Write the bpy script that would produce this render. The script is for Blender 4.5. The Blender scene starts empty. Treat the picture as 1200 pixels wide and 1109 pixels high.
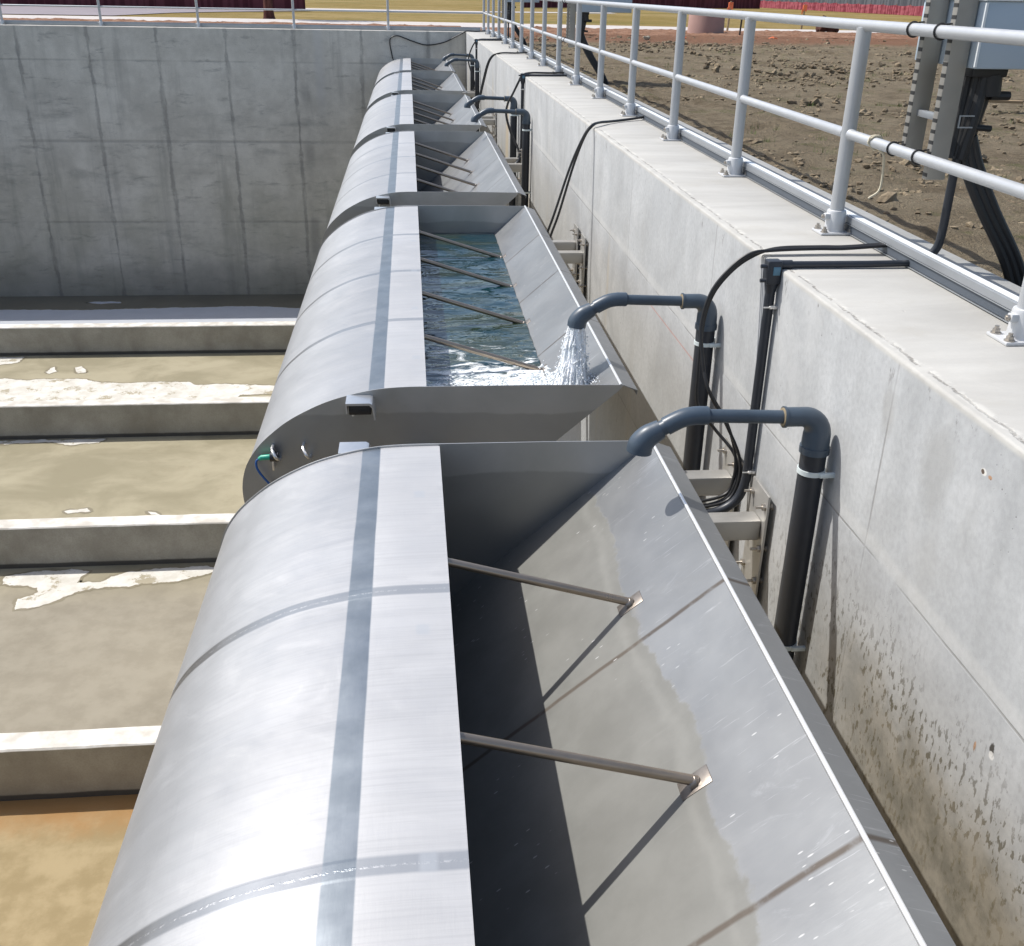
import bpy, bmesh, math, random
from mathutils import Vector, Matrix, noise
random.seed(7)
SC = bpy.context.scene
COL = SC.collection
R = math.radians

# ------------------------------------------------------------------ node helper
class Mat:
    def __init__(s, name):
        s.m = bpy.data.materials.new(name); s.m.use_nodes = True
        s.nt = s.m.node_tree; s.b = s.nt.nodes['Principled BSDF']; s._p = None
    def n(s, t): return s.nt.nodes.new(t)
    def put(s, sock, v):
        if v is None: return
        if hasattr(v, 'is_output'): s.nt.links.new(v, sock)
        elif isinstance(v, (tuple, list)):
            sock.default_value = tuple(v) + (1,) if (len(v) == 3 and len(sock.default_value) == 4) else v
        else: sock.default_value = v
    def pos(s):
        if s._p is None: s._p = s.n('ShaderNodeTexCoord').outputs['Object']
        return s._p
    def xyz(s):
        q = s.n('ShaderNodeSeparateXYZ'); s.put(q.inputs[0], s.pos()); return q.outputs
    def scaled(s, v):
        q = s.n('ShaderNodeVectorMath'); q.operation = 'MULTIPLY'; s.put(q.inputs[0], s.pos()); q.inputs[1].default_value = v
        return q.outputs[0]
    def noise(s, scale, detail=4, rough=.55, vec=None, dist=0):
        q = s.n('ShaderNodeTexNoise'); s.put(q.inputs['Vector'], vec or s.pos())
        q.inputs['Scale'].default_value = scale; q.inputs['Detail'].default_value = detail
        q.inputs['Roughness'].default_value = rough; q.inputs['Distortion'].default_value = dist
        return q.outputs['Fac']
    def voro(s, scale, vec=None, feature='F1'):
        q = s.n('ShaderNodeTexVoronoi'); q.feature = feature; s.put(q.inputs['Vector'], vec or s.pos())
        q.inputs['Scale'].default_value = scale; return q.outputs['Distance']
    def math(s, op, a, b=None, c=None, clamp=False):
        q = s.n('ShaderNodeMath'); q.operation = op; q.use_clamp = clamp
        for i, v in enumerate((a, b, c)): s.put(q.inputs[i], v)
        return q.outputs[0]
    def rng(s, v, a, b, c=0., d=1.):
        q = s.n('ShaderNodeMapRange'); q.interpolation_type = 'SMOOTHSTEP'
        for i, x in enumerate((v, a, b, c, d)): s.put(q.inputs[i], x)
        return q.outputs[0]
    def ramp(s, fac, stops):
        q = s.n('ShaderNodeValToRGB'); s.put(q.inputs[0], fac); e = q.color_ramp.elements
        while len(e) < len(stops): e.new(.5)
        for el, (p, c) in zip(e, stops): el.position = p; el.color = tuple(c) + (1,)
        return q.outputs[0]
    def mix(s, f, a, b, mode='MIX'):
        q = s.n('ShaderNodeMix'); q.data_type = 'RGBA'; q.blend_type = mode
        s.put(q.inputs[0], f); s.put(q.inputs[6], a); s.put(q.inputs[7], b)
        return q.outputs[2]
    def line(s, v, at, w):     # 1 on the line v == at
        return s.rng(s.math('ABSOLUTE', s.math('SUBTRACT', v, at)), w*.4, w, 1., 0.)
    def band(s, v, at, w, soft=.004):
        return s.rng(s.math('ABSOLUTE', s.math('SUBTRACT', v, at)), w-soft, w+soft, 1., 0.)
    def repeat(s, v, period, off, w, soft=None):
        f = s.math('PINGPONG', s.math('SUBTRACT', v, off), period/2.)
        return s.rng(f, w-(soft or w*.5), w+(soft or w*.5), 1., 0.)
    def bump(s, h, strength=.3, dist=.01, nrm=None):
        q = s.n('ShaderNodeBump'); s.put(q.inputs['Height'], h)
        q.inputs['Strength'].default_value = strength; q.inputs['Distance'].default_value = dist
        if nrm is not None: s.put(q.inputs['Normal'], nrm)
        return q.outputs[0]
    def out(s, color=None, rough=None, metal=None, normal=None, spec=None, **k):
        s.put(s.b.inputs['Base Color'], color); s.put(s.b.inputs['Roughness'], rough)
        s.put(s.b.inputs['Metallic'], metal); s.put(s.b.inputs['Normal'], normal)
        s.put(s.b.inputs['Specular IOR Level'], spec)
        for kk, v in k.items(): s.put(s.b.inputs[kk.replace('_', ' ')], v)
        return s.m

def simple(name, c, rough=.5, metal=0., var=.12, scale=8., bump=.0, spec=None):
    m = Mat(name)
    f = m.noise(scale, 5, .6)
    col = m.mix(f, tuple(x*(1-var) for x in c), tuple(min(1, x*(1+var)) for x in c))
    nrm = m.bump(m.noise(scale*9, 3), bump, .004) if bump else None
    rr = m.math('ADD', m.math('MULTIPLY', m.noise(scale*2.3, 3), .16), rough-.08, clamp=True)
    return m.out(col, rr, metal, nrm, spec)

# ------------------------------------------------------------------ mesh builder
class MB:
    def __init__(s): s.v = []; s.f = []
    def add(s, vs, fs):
        o = len(s.v); s.v += [tuple(v) for v in vs]; s.f += [tuple(i+o for i in f) for f in fs]
    def box(s, c, d, rot=None, bev=0.):
        x, y, z = (k/2 for k in d)
        bm = bmesh.new(); bmesh.ops.create_cube(bm, size=1)
        bmesh.ops.scale(bm, vec=d, verts=bm.verts)
        if bev: bmesh.ops.bevel(bm, geom=bm.edges[:], offset=bev, segments=2, affect='EDGES', profile=.5)
        M = Matrix.Translation(c) @ (rot.to_4x4() if rot else Matrix())
        bm.verts.index_update()
        s.add([M @ v.co for v in bm.verts], [[v.index for v in f.verts] for f in bm.faces]); bm.free()
    def tube(s, pts, r, n=12, caps=True):
        pts = [Vector(p) for p in pts]; k = len(pts)
        rs = r if isinstance(r, (list, tuple)) else [r]*k
        t0 = (pts[1]-pts[0]).normalized()
        u = t0.orthogonal().normalized(); rings = []; prev = t0
        for i, p in enumerate(pts):
            if i == 0: t = t0
            elif i == k-1: t = (pts[-1]-pts[-2]).normalized()
            else: t = ((pts[i+1]-p).normalized()+(p-pts[i-1]).normalized()).normalized()
            ax = prev.cross(t)
            if ax.length > 1e-7: u = Matrix.Rotation(prev.angle(t), 3, ax.normalized()) @ u
            prev = t; w = t.cross(u).normalized()
            rings.append([p+(u*math.cos(2*math.pi*j/n)+w*math.sin(2*math.pi*j/n))*rs[i] for j in range(n)])
        vs = [v for q in rings for v in q]; fs = []
        for i in range(k-1):
            for j in range(n):
                a = i*n+j; b = i*n+(j+1) % n; fs.append((a, b, b+n, a+n))
        if caps: fs.append(tuple(range(n-1, -1, -1))); fs.append(tuple((k-1)*n+j for j in range(n)))
        s.add(vs, fs)
    def prism(s, poly, y0, y1, axis='y'):      # polygon in (x,z) swept along y
        n = len(poly)
        f = (lambda p, t: (p[0], t, p[1])) if axis == 'y' else ((lambda p, t: (t, p[0], p[1])) if axis == 'x' else (lambda p, t: (p[0], p[1], t)))
        s.add([f(p, y0) for p in poly]+[f(p, y1) for p in poly],
              [tuple(range(n)), tuple(range(2*n-1, n-1, -1))]+[(i, i+n, (i+1) % n+n, (i+1) % n) for i in range(n)])
    def sheet(s, prof, t, ys):                # open profile (x,z) given a thickness t, swept through the stations ys
        P = [Vector((p[0], p[1])) for p in prof]; k = len(P); off = []
        for i in range(k):
            a = P[max(0, i-1)]; b = P[min(k-1, i+1)]; d = (b-a).normalized()
            off.append(P[i]+Vector((d.y, -d.x))*t)
        loop = P+off[::-1]; n = len(loop); vs = []; fs = []
        for y in ys: vs += [(p.x, y, p.y) for p in loop]
        for q in range(len(ys)-1):
            for i in range(n):
                a = q*n+i; b = q*n+(i+1) % n; fs.append((a, b, b+n, a+n))
        e = (len(ys)-1)*n
        for i in range(k-1):
            fs.append((i+1, i, n-1-i, n-2-i)); fs.append((e+i, e+i+1, e+n-2-i, e+n-1-i))
        s.add(vs, fs)
    def lathe(s, prof, c, n=24):
        vs = []; fs = []; k = len(prof)
        for r, z in prof: vs += [(c[0]+r*math.cos(2*math.pi*j/n), c[1]+r*math.sin(2*math.pi*j/n), c[2]+z) for j in range(n)]
        for i in range(k-1):
            for j in range(n):
                a = i*n+j; b = i*n+(j+1) % n; fs.append((a, b, b+n, a+n))
        fs.append(tuple(range(n-1, -1, -1))); fs.append(tuple((k-1)*n+j for j in range(n)))
        s.add(vs, fs)
    def bolt(s, p, axis, r=.011, l=.02):
        d = Vector(axis).normalized(); p = Vector(p)
        s.tube([p, p+d*.012], r*1.15, 6); s.tube([p+d*.012, p+d*(.012+l)], r*.55, 8)
    def build(s, name, mat, parent=None, off=(0, 0, 0), ang=35, smooth=True):
        me = bpy.data.meshes.new(name)
        o3 = Vector(off)
        me.from_pydata([Vector(v)-o3 for v in s.v], [], s.f)
        bm = bmesh.new(); bm.from_mesh(me)
        bmesh.ops.recalc_face_normals(bm, faces=bm.faces)
        for f in bm.faces: f.smooth = smooth
        lim = R(ang)
        for e in bm.edges:
            e.smooth = len(e.link_faces) == 2 and e.calc_face_angle(0) < lim
        bm.to_mesh(me); bm.free()
        me.materials.append(mat)
        ob = bpy.data.objects.new(name, me); COL.objects.link(ob)
        if parent is not None: ob.parent = parent
        return ob

def tag(o, label=None, cat=None, group=None, kind=None):
    if label: o['label'] = label
    if cat: o['category'] = cat
    if group: o['group'] = group
    if kind: o['kind'] = kind
    return o
def empty(name, loc, label, cat, group=None):
    o = bpy.data.objects.new(name, None); COL.objects.link(o); o.location = loc; o.empty_display_size = .2
    return tag(o, label, cat, group)
def dup(root, loc, label, group=None):
    r = root.copy(); COL.objects.link(r); r.location = loc; r['label'] = label
    if group: r['group'] = group
    for ch in list(root.children):
        c = ch.copy(); COL.objects.link(c); c.parent = r
        for g in list(ch.children):
            d = g.copy(); COL.objects.link(d); d.parent = c
    return r
def spline(pts, n=8):
    P = [Vector(p) for p in pts]; P = [P[0]*2-P[1]]+P+[P[-1]*2-P[-2]]; out = []
    for i in range(1, len(P)-2):
        a, b, c, d = P[i-1:i+3]
        for k in range(n):
            t = k/n
            out.append(.5*((2*b)+(c-a)*t+(2*a-5*b+4*c-d)*t*t+(3*b-a-3*c+d)*t**3))
    out.append(P[-2]); return out

# ------------------------------------------------------------------ places (metres; wall top = 0)
WX = 1.77            # inner face of the right wall
WO = 2.80            # its outer face
FY = 34.0            # inner face of the far wall
FZ = -8.18           # tank floor
LX = -22.0           # inner face of the left wall
NY = -1.05           # inner face of the near wall
BL = 5.05            # bucket length
BY = [-.67, 5.15, 10.95, 16.85, 22.75, 28.45]      # near end of each bucket

# ------------------------------------------------------------------ concrete
def concrete(name, kind):
    m = Mat(name); x, y, z = m.xyz()
    base = {'right': ((.335, .343, .345), (.435, .443, .443)), 'far': ((.50, .475, .415), (.70, .67, .595)),
            'ridge': ((.33, .31, .26), (.47, .45, .39)), 'plain': ((.36, .355, .33), (.50, .49, .46))}[kind]
    big = m.noise(.55, 6, .6, dist=.4); mid = m.noise(2.6, 8, .66); fine = m.noise(38, 5, .7)
    f = m.math('ADD', m.math('MULTIPLY', big, .55), m.math('MULTIPLY', mid, .45))
    col = m.mix(m.rng(f, .34, .66), *base)
    col = m.mix(m.math('MULTIPLY', m.rng(fine, .35, .7), .34), col, tuple(c*.72 for c in base[0]))
    drip = m.noise(1., 3, .5, vec=m.scaled((1.1, 1.1, .28) if kind != 'ridge' else (1, 1, 1)), dist=.6)
    col = m.mix(m.math('MULTIPLY', m.rng(drip, .52, .74), .22), col, tuple(c*.62 for c in base[0]))
    # air holes
    warp = m.voro(9.); size = m.noise(3.1, 2)
    hole = m.rng(warp, 0., m.math('MULTIPLY', m.rng(size, .45, .75), .09), 1., 0.)
    h2 = m.rng(m.voro(31.), 0., m.math('MULTIPLY', m.rng(m.noise(1.7, 3), .5, .72), .17), 1., 0.)
    hole = m.math('MAXIMUM', hole, h2)
    col = m.mix(m.math('MULTIPLY', hole, .75), col, (.10, .095, .085))
    hgt = m.math('ADD', m.math('MULTIPLY', fine, .35), m.math('MULTIPLY', mid, .8))
    hgt = m.math('SUBTRACT', hgt, m.math('MULTIPLY', hole, 1.5))
    if kind == 'right':
        bt = m.rng(m.noise(1.3, 7, .7, vec=m.scaled((1., 1., .7)), dist=.8), .50, .62)
        col = m.mix(m.math('MULTIPLY', bt, .22), col, (.24, .24, .232))
        pl = m.rng(m.noise(.7, 6, .66, dist=1.2), .54, .66)
        col = m.mix(m.math('MULTIPLY', pl, .22), col, (.54, .54, .53))
        bh = m.rng(m.voro(11., vec=m.scaled((1., 1., .85))), .0, m.math('MULTIPLY', m.rng(m.noise(7., 3, .7), .48, .66), .13), 1., 0.)
        col = m.mix(m.math('MULTIPLY', bh, .85), col, (.07, .06, .05))
        def spot2(yc, zc, ry, rz, c, k, soft=.5, wob=.5):
            a_ = m.math('DIVIDE', m.math('SUBTRACT', y, yc), ry); b_ = m.math('DIVIDE', m.math('SUBTRACT', z, zc), rz)
            d_ = m.math('SQRT', m.math('ADD', m.math('MULTIPLY', a_, a_), m.math('MULTIPLY', b_, b_)))
            d_ = m.math('ADD', d_, m.math('MULTIPLY', m.math('SUBTRACT', m.noise(.45/max(.02, min(ry, rz)), 5, .7), .5), wob*2))
            return m.mix(m.math('MULTIPLY', m.rng(d_, 1.-soft, 1., 1., 0.), k), col, c)
        col = spot2(3.02, -.26, .16, .22, (.26, .26, .25), .55, .7, .9)
        col = spot2(3.42, -.22, .07, .16, (.27, .265, .25), .4, .7, .9)
        col = spot2(2.95, -.62, .10, .30, (.30, .30, .29), .35, .7, .9)
        col = spot2(2.739, -.145, .020, .013, (.62, .60, .55), .8, .3, .4)
        col = spot2(2.745, -.146, .011, .009, (.07, .045, .03), .95, .3, .5)
        col = spot2(2.70, -.147, .014, .009, (.33, .17, .07), .8, .4, .6)
        col = spot2(2.358, -.925, .015, .024, (.04, .036, .03), .95, .3, .8)
        col = spot2(2.352, -.95, .016, .016, (.62, .61, .58), .8, .3, .6)
        col = spot2(2.44, -.985, .008, .022, (.35, .19, .09), .8, .4, .5)
        ed = m.math('MULTIPLY', m.rng(z, -.16, -.04), m.rng(m.noise(9., 5, .7, vec=m.scaled((1., 1., .5))), .60, .66))
        col = m.mix(m.math('MULTIPLY', ed, .6), col, (.10, .095, .085))
        up = m.rng(z, -.03, -.012)                       # trowelled top is warmer and paler
        sw = m.noise(1., 6, .62, vec=m.scaled((1.1, 3.4, 1.)), dist=.5)
        top = m.mix(m.rng(sw, .3, .7), (.385, .377, .352), (.45, .443, .415))
        top = m.mix(m.math('MULTIPLY', m.rng(mid, .52, .72), .35), top, (.36, .34, .30))
        chip = m.math('MULTIPLY', m.rng(m.math('ABSOLUTE', m.math('SUBTRACT', x, m.math('ADD', WX+.018, m.math('MULTIPLY', m.noise(7., 4, .7), .05)))), .003, .010, 1., 0.), m.rng(m.noise(12., 5, .75), .44, .52))
        top = m.mix(m.math('MULTIPLY', chip, .7), top, (.14, .13, .115))
        cr = m.math('MULTIPLY', m.rng(x, WX+.055, WX+.08, 1., 0.), m.math('MULTIPLY', m.rng(x, WX+.02, WX+.04), m.rng(m.noise(6., 5, .7), .48, .56)))
        top = m.mix(m.math('MULTIPLY', cr, .35), top, (.66, .65, .60))
        col = m.mix(up, col, top)
        hgt = m.math('SUBTRACT', hgt, m.math('MULTIPLY', m.math('MULTIPLY', chip, up), 1.6))
        jit = m.math('MULTIPLY', m.math('SUBTRACT', m.noise(1.4, 3), .5), .02)
        jy = m.math('ADD', y, jit); jz = m.math('ADD', z, jit)
        seam = m.math('MAXIMUM', m.repeat(jy, 2.44, 10.72, .006, .003), m.math('MAXIMUM', m.line(jz, -.79, .007), m.line(jz, -2.0, .008)))
        seam = m.math('MULTIPLY', seam, m.math('SUBTRACT', 1., up))
        seam = m.math('MULTIPLY', seam, m.rng(m.noise(1.9, 4), .34, .6))
        col = m.mix(m.math('MULTIPLY', seam, .55), col, (.16, .155, .145))
        ridge = m.math('MULTIPLY', m.math('SUBTRACT', 1., up), m.rng(m.math('ABSOLUTE', m.math('SUBTRACT', z, m.math('ADD', -.80, m.math('MULTIPLY', m.noise(.8, 2), .08)))), .012, .05, 1., 0.))
        col = m.mix(m.math('MULTIPLY', ridge, .22), col, (.56, .55, .52))
        # splash mud low on the wall beside the nearest bucket and rusty weeps beyond
        low = m.math('MULTIPLY', m.rng(m.math('ADD', z, m.math('MULTIPLY', m.noise(1.6, 4), .55)), -1.0, -.5, 1., 0.), m.rng(y, 3.4, 4.8, 1., 0.))
        sp = m.rng(m.noise(40., 3, .6, vec=m.scaled((1., 1., .5))), .545, .60)
        sp = m.math('MULTIPLY', sp, m.rng(m.noise(3.2, 4, .6), .36, .50))
        col = m.mix(m.math('MULTIPLY', m.math('MULTIPLY', low, sp), .9), col, (.060, .053, .034))
        vlow = m.math('MULTIPLY', m.rng(m.math('ADD', z, m.math('MULTIPLY', m.noise(2.3, 5), .5)), -1.15, -.80, 1., 0.), m.rng(y, 2.6, 4.4, 1., 0.))
        col = m.mix(m.math('MULTIPLY', vlow, .85), col, m.mix(m.rng(m.noise(5., 5, .7), .35, .6), (.105, .092, .062), (.21, .185, .14)))
        wp = m.math('MULTIPLY', m.rng(m.noise(.9, 4, .5, vec=m.scaled((1, 1.6, .2))), .52, .7), m.rng(z, -.9, -.25, 1., 0.))
        wp = m.math('MULTIPLY', wp, m.rng(y, 6., 9.))
        col = m.mix(m.math('MULTIPLY', wp, .5), col, (.46, .36, .21))
        red = m.math('MULTIPLY', m.line(m.math('ADD', z, m.math('MULTIPLY', y, 0.0)), -.93, .008), m.math('MULTIPLY', m.rng(y, 5.6, 5.8), m.rng(y, 7.3, 7.6, 1., 0.)))
        col = m.mix(m.math('MULTIPLY', red, .5), col, (.42, .16, .11))
        hgt = m.math('SUBTRACT', hgt, m.math('MULTIPLY', seam, 1.0))
        hgt = m.math('ADD', hgt, m.math('MULTIPLY', m.math('MULTIPLY', up, m.noise(1., 4, .6, vec=m.scaled((3., 40., 1.)))), .25))
    if kind == 'far':
        wob = m.math('MULTIPLY', m.math('SUBTRACT', m.noise(.9, 4), .5), .14)
        jx = m.math('ADD', x, wob)
        vd = m.math('PINGPONG', m.math('SUBTRACT', jx, -11.6), 1.015); vw = m.rng(m.noise(1., 6, .72, vec=m.scaled((1.1, 1., 1.2))), .35, .70, .03, .15)
        v = m.rng(vd, m.math('MULTIPLY', vw, .3), vw, 1., 0.)
        v = m.math('MULTIPLY', v, m.rng(m.noise(1.7, 6, .75, vec=m.scaled((1.6, 1., .6))), .28, .58))
        v2 = m.math('MULTIPLY', m.rng(m.math('ABSOLUTE', m.math('SUBTRACT', jx, -3.2)), .05, .22, 1., 0.), m.rng(m.noise(1.2, 5), .36, .62))
        vs_ = m.noise(1., 5, .62, vec=m.scaled((1.6, 1., .14)), dist=.3)
        col = m.mix(m.math('MULTIPLY', m.rng(vs_, .52, .70), .34), col, (.20, .195, .18))
        hz = m.math('MAXIMUM', m.line(z, -.93, .035), m.math('MAXIMUM', m.line(z, -3.27, .06), m.line(z, -5.76, .05)))
        hz = m.math('MULTIPLY', hz, m.rng(m.noise(.8, 4), .3, .58))
        sm = m.noise(1., 7, .68, vec=m.scaled((.5, 1., 1.7)), dist=.3)
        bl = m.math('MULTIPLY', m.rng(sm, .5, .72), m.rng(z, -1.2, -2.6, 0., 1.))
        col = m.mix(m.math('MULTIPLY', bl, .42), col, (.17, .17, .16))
        bl2 = m.rng(m.noise(1., 8, .74, vec=m.scaled((.9, 1., 3.6)), dist=.2), .55, .66)
        col = m.mix(m.math('MULTIPLY', bl2, .38), col, (.16, .158, .15))
        ol = m.math('MULTIPLY', m.rng(z, -3., -6.), m.rng(m.noise(.4, 4), .35, .6))
        col = m.mix(m.math('MULTIPLY', ol, .28), col, (.36, .35, .25))
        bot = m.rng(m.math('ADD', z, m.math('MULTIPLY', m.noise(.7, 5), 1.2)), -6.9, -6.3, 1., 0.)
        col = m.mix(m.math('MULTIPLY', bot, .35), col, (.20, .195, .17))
        col = m.mix(m.math('MULTIPLY', v, .5), col, (.15, .145, .14))
        col = m.mix(m.math('MULTIPLY', v2, .38), col, (.16, .15, .148))
        col = m.mix(m.math('MULTIPLY', hz, .30), col, (.14, .138, .135))
        pale = m.math('MULTIPLY', m.band(jx, -2.75, .13, .1), m.rng(z, -3., -1.5))
        col = m.mix(m.math('MULTIPLY', pale, .3), col, (.5, .5, .5))
        hgt = m.math('SUBTRACT', hgt, m.math('MULTIPLY', m.math('MAXIMUM', v, hz), 1.2))
    if kind == 'ridge':
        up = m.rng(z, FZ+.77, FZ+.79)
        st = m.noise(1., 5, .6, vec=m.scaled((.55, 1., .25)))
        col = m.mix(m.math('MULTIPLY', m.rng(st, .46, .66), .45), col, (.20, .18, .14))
        col = m.mix(up, col, m.mix(m.rng(m.noise(3, 5), .35, .7), (.50, .47, .41), (.74, .72, .67)))  # paler divider top puts the sunlight it catches into the colour
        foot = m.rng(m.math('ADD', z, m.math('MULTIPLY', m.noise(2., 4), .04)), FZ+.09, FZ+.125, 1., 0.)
        col = m.mix(m.math('MULTIPLY', foot, .85), col, (.045, .042, .04))  # dark foot band paints in the divider's cast sun shadow
    return m.out(col, m.rng(mid, .3, .7, .72, .92), 0., m.bump(hgt, .35, .008), .3)

def floor_mat():
    m = Mat('tank_floor_concrete'); x, y, z = m.xyz()
    big = m.noise(.5, 6, .6, vec=m.scaled((1., 1.3, 1.)), dist=.5); mid = m.noise(2.2, 7, .65); fine = m.noise(30, 4, .7)
    col = m.mix(m.rng(big, .36, .64), (.25, .222, .145), (.345, .308, .212))
    col = m.mix(m.math('MULTIPLY', m.rng(mid, .5, .75), .35), col, (.22, .185, .12))
    grey = m.rng(m.math('ADD', y, m.math('MULTIPLY', mid, 1.)), 17.0, 15.2)
    col = m.mix(m.math('MULTIPLY', grey, .7), col, m.mix(m.rng(mid, .35, .65), (.225, .20, .16), (.29, .262, .212)))
    # rust left by standing water in front of the nearest divider
    ry = m.math('ADD', y, m.math('MULTIPLY', m.math('SUBTRACT', m.noise(1.7, 6, .65), .5), .9))
    rust = m.math('MULTIPLY', m.rng(ry, 9.55, 10.25), m.rng(y, 10.5, 10.37))
    rust2 = m.rng(y, 10.45, 10.37)
    col = m.mix(m.math('MULTIPLY', rust2, .8), col, m.mix(m.rng(mid, .35, .65), (.27, .20, .09), (.36, .275, .14)))
    col = m.mix(m.math('MULTIPLY', rust, .8), col, (.32, .165, .055))
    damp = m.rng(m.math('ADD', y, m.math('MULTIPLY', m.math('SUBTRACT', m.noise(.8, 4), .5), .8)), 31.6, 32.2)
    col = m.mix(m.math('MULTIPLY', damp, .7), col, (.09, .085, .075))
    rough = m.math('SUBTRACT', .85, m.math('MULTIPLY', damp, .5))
    return m.out(col, rough, 0., m.bump(m.math('ADD', fine, mid), .15, .006), .3)

M_right = concrete('right_wall_concrete', 'right'); M_far = concrete('far_wall_concrete', 'far')
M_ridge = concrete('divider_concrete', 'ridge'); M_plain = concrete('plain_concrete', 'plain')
M_floor = floor_mat()

# ------------------------------------------------------------------ steel
# bucket parts are local: x as in the world, y about the bucket's middle, z above -1.90
BZ = -1.90
def steel(name, kind):
    m = Mat(name); x, y, z = m.xyz()
    dirt = .9 if kind == 'slope' else .12
    if kind == 'clean': kind = 'slope'
    ax = {'cover': (3., .35, 3.), 'slope': (.6, 3., .6), 'plate': (.35, 1., 5.)}[kind]
    grain = m.noise(14., 5, .7, vec=m.scaled(tuple(a*(1. if kind != 'cover' else 1.) for a in ax)))
    cloud = m.noise(1.1, 5, .6, dist=.4); smear = m.noise(3.4, 6, .66)
    yl = m.math('ADD', y, BL/2)
    if kind == 'cover':
        flat = m.rng(x, -.180, -.174)
        col = m.mix(flat, m.mix(m.rng(cloud, .3, .7), (.375, .377, .38), (.44, .442, .445)), m.mix(m.rng(cloud, .3, .7), (.43, .43, .43), (.485, .485, .485)))  # curved sheet toned below the flat one, painting in its fall-off in light
        rough = m.math('ADD', m.math('ADD', .44, m.math('MULTIPLY', flat, .05)), m.math('MULTIPLY', m.math('SUBTRACT', smear, .5), .14))
        metal = m.math('SUBTRACT', .62, m.math('MULTIPLY', flat, .30))
        st2 = m.noise(3., 6, .72, vec=m.scaled((.25, 7., .25)), dist=.4)
        col = m.mix(m.math('MULTIPLY', m.rng(st2, .45, .75), .25), col, (.33, .333, .34))
        gl = m.noise(22., 4, .75, vec=m.scaled((.10, 6., .10)))
        col = m.mix(m.math('MULTIPLY', m.rng(gl, .42, .68), .20), col, (.27, .27, .275))
        wm = m.noise(2.6, 6, .7, vec=m.scaled((.8, 1.2, .8)), dist=1.5)
        col = m.mix(m.math('MULTIPLY', m.rng(wm, .54, .64), .12), col, (.56, .56, .56))
        rough = m.math('ADD', rough, m.math('MULTIPLY', m.math('SUBTRACT', wm, .5), .25))
        lin = m.noise(5., 4, .6, vec=m.scaled((.4, 14., .4)))
        col = m.mix(m.math('MULTIPLY', m.rng(lin, .5, .8), .18), col, (.44, .44, .46))
        wob = m.math('MULTIPLY', m.math('SUBTRACT', m.noise(2., 3), .5), .008)
        strip = m.band(m.math('ADD', x, wob), -.218, .042, .003)
        cross = m.repeat(m.math('ADD', yl, m.math('MULTIPLY', wob, 1.5)), BL/4, 0., .030, .007)
        cross = m.math('MULTIPLY', cross, m.rng(yl, .2, .25)); cross = m.math('MULTIPLY', cross, m.rng(yl, BL-.25, BL-.2, 1., 0.))
        cross = m.math('MULTIPLY', cross, m.rng(smear, .25, .5, .7, 1.))
        bead = m.math('MULTIPLY', m.repeat(m.math('ADD', yl, m.math('MULTIPLY', wob, 1.6)), BL/4, 0., .003, .003), m.rng(m.noise(61, 3, .8), .48, .6))
        tint = m.rng(x, -.9, -.45)
        cc = m.mix(tint, (.115, .105, .095), (.265, .28, .30))
        col = m.mix(m.math('MULTIPLY', cross, .9), col, cc)
        sc = m.mix(m.rng(m.noise(6., 4, .6), .3, .7), (.20, .23, .255), (.275, .305, .33))
        col = m.mix(m.math('MULTIPLY', strip, .92), col, sc)
        col = m.mix(m.math('MULTIPLY', bead, .22), col, (.80, .80, .80))
        spot = m.math('MULTIPLY', m.band(m.math('SUBTRACT', m.math('PINGPONG', yl, BL/10), BL/10-.0), 0., .03, .01), m.band(x, .0, .022, .008))
        col = m.mix(m.math('MULTIPLY', spot, .6), col, (.40, .42, .44))
        metal = m.math('ADD', metal, m.math('MULTIPLY', strip, .2))
        rough = m.math('SUBTRACT', rough, m.math('MULTIPLY', m.math('MAXIMUM', strip, cross), .06))
        dots = m.rng(m.voro(4.), 0., m.math('MULTIPLY', m.rng(m.noise(2.3, 2), .5, .7), .05), 1., 0.)
        col = m.mix(m.math('MULTIPLY', dots, .5), col, (.33, .33, .34))
    elif kind == 'slope':
        col = m.mix(m.rng(cloud, .32, .7), (.205, .21, .212), (.275, .282, .284))
        scr = m.noise(2.5, 6, .75, vec=m.scaled((1.2, 2.6, 1.2)), dist=1.1)
        col = m.mix(m.math('MULTIPLY', m.rng(scr, .58, .74), .22), col, (.46, .47, .48))
        fs_ = m.noise(9., 4, .75, vec=m.scaled((.35, 5., .35)), dist=.3)
        col = m.mix(m.math('MULTIPLY', m.rng(fs_, .60, .72), .45), col, (.47, .475, .48))
        rough = m.math('ADD', .42, m.math('MULTIPLY', m.math('SUBTRACT', smear, .5), .25))
        edge = m.math('ADD', m.math('ADD', x, m.math('MULTIPLY', m.math('SUBTRACT', m.noise(4.2, 6, .62), .5), .13)), m.math('MULTIPLY', m.math('SUBTRACT', m.noise(1., 2), .5), .16))
        dirty = m.rng(edge, .84, .855, 1., 0.)
        dc = m.mix(m.rng(smear, .3, .7), (.155, .154, .138), (.195, .194, .176))
        tide = m.rng(m.math('ABSOLUTE', m.math('SUBTRACT', edge, .80)), .0, .03, 1., 0.)
        dc = m.mix(m.math('MULTIPLY', tide, .3), dc, (.26, .258, .235))
        dc = m.mix(m.math('MULTIPLY', m.rng(m.noise(1.3, 5, .7, vec=m.scaled((1., 2., 1.))), .48, .7), .35), dc, (.13, .128, .115))
        dirty = m.math('MULTIPLY', dirty, dirt)
        col = m.mix(dirty, col, dc)
        rough = m.math('ADD', rough, m.math('MULTIPLY', dirty, .2))
        wob = m.math('MULTIPLY', m.math('SUBTRACT', m.noise(4., 3), .5), .02)
        weld = m.repeat(m.math('ADD', yl, wob), BL/4, 0., .010, .006)
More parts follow.
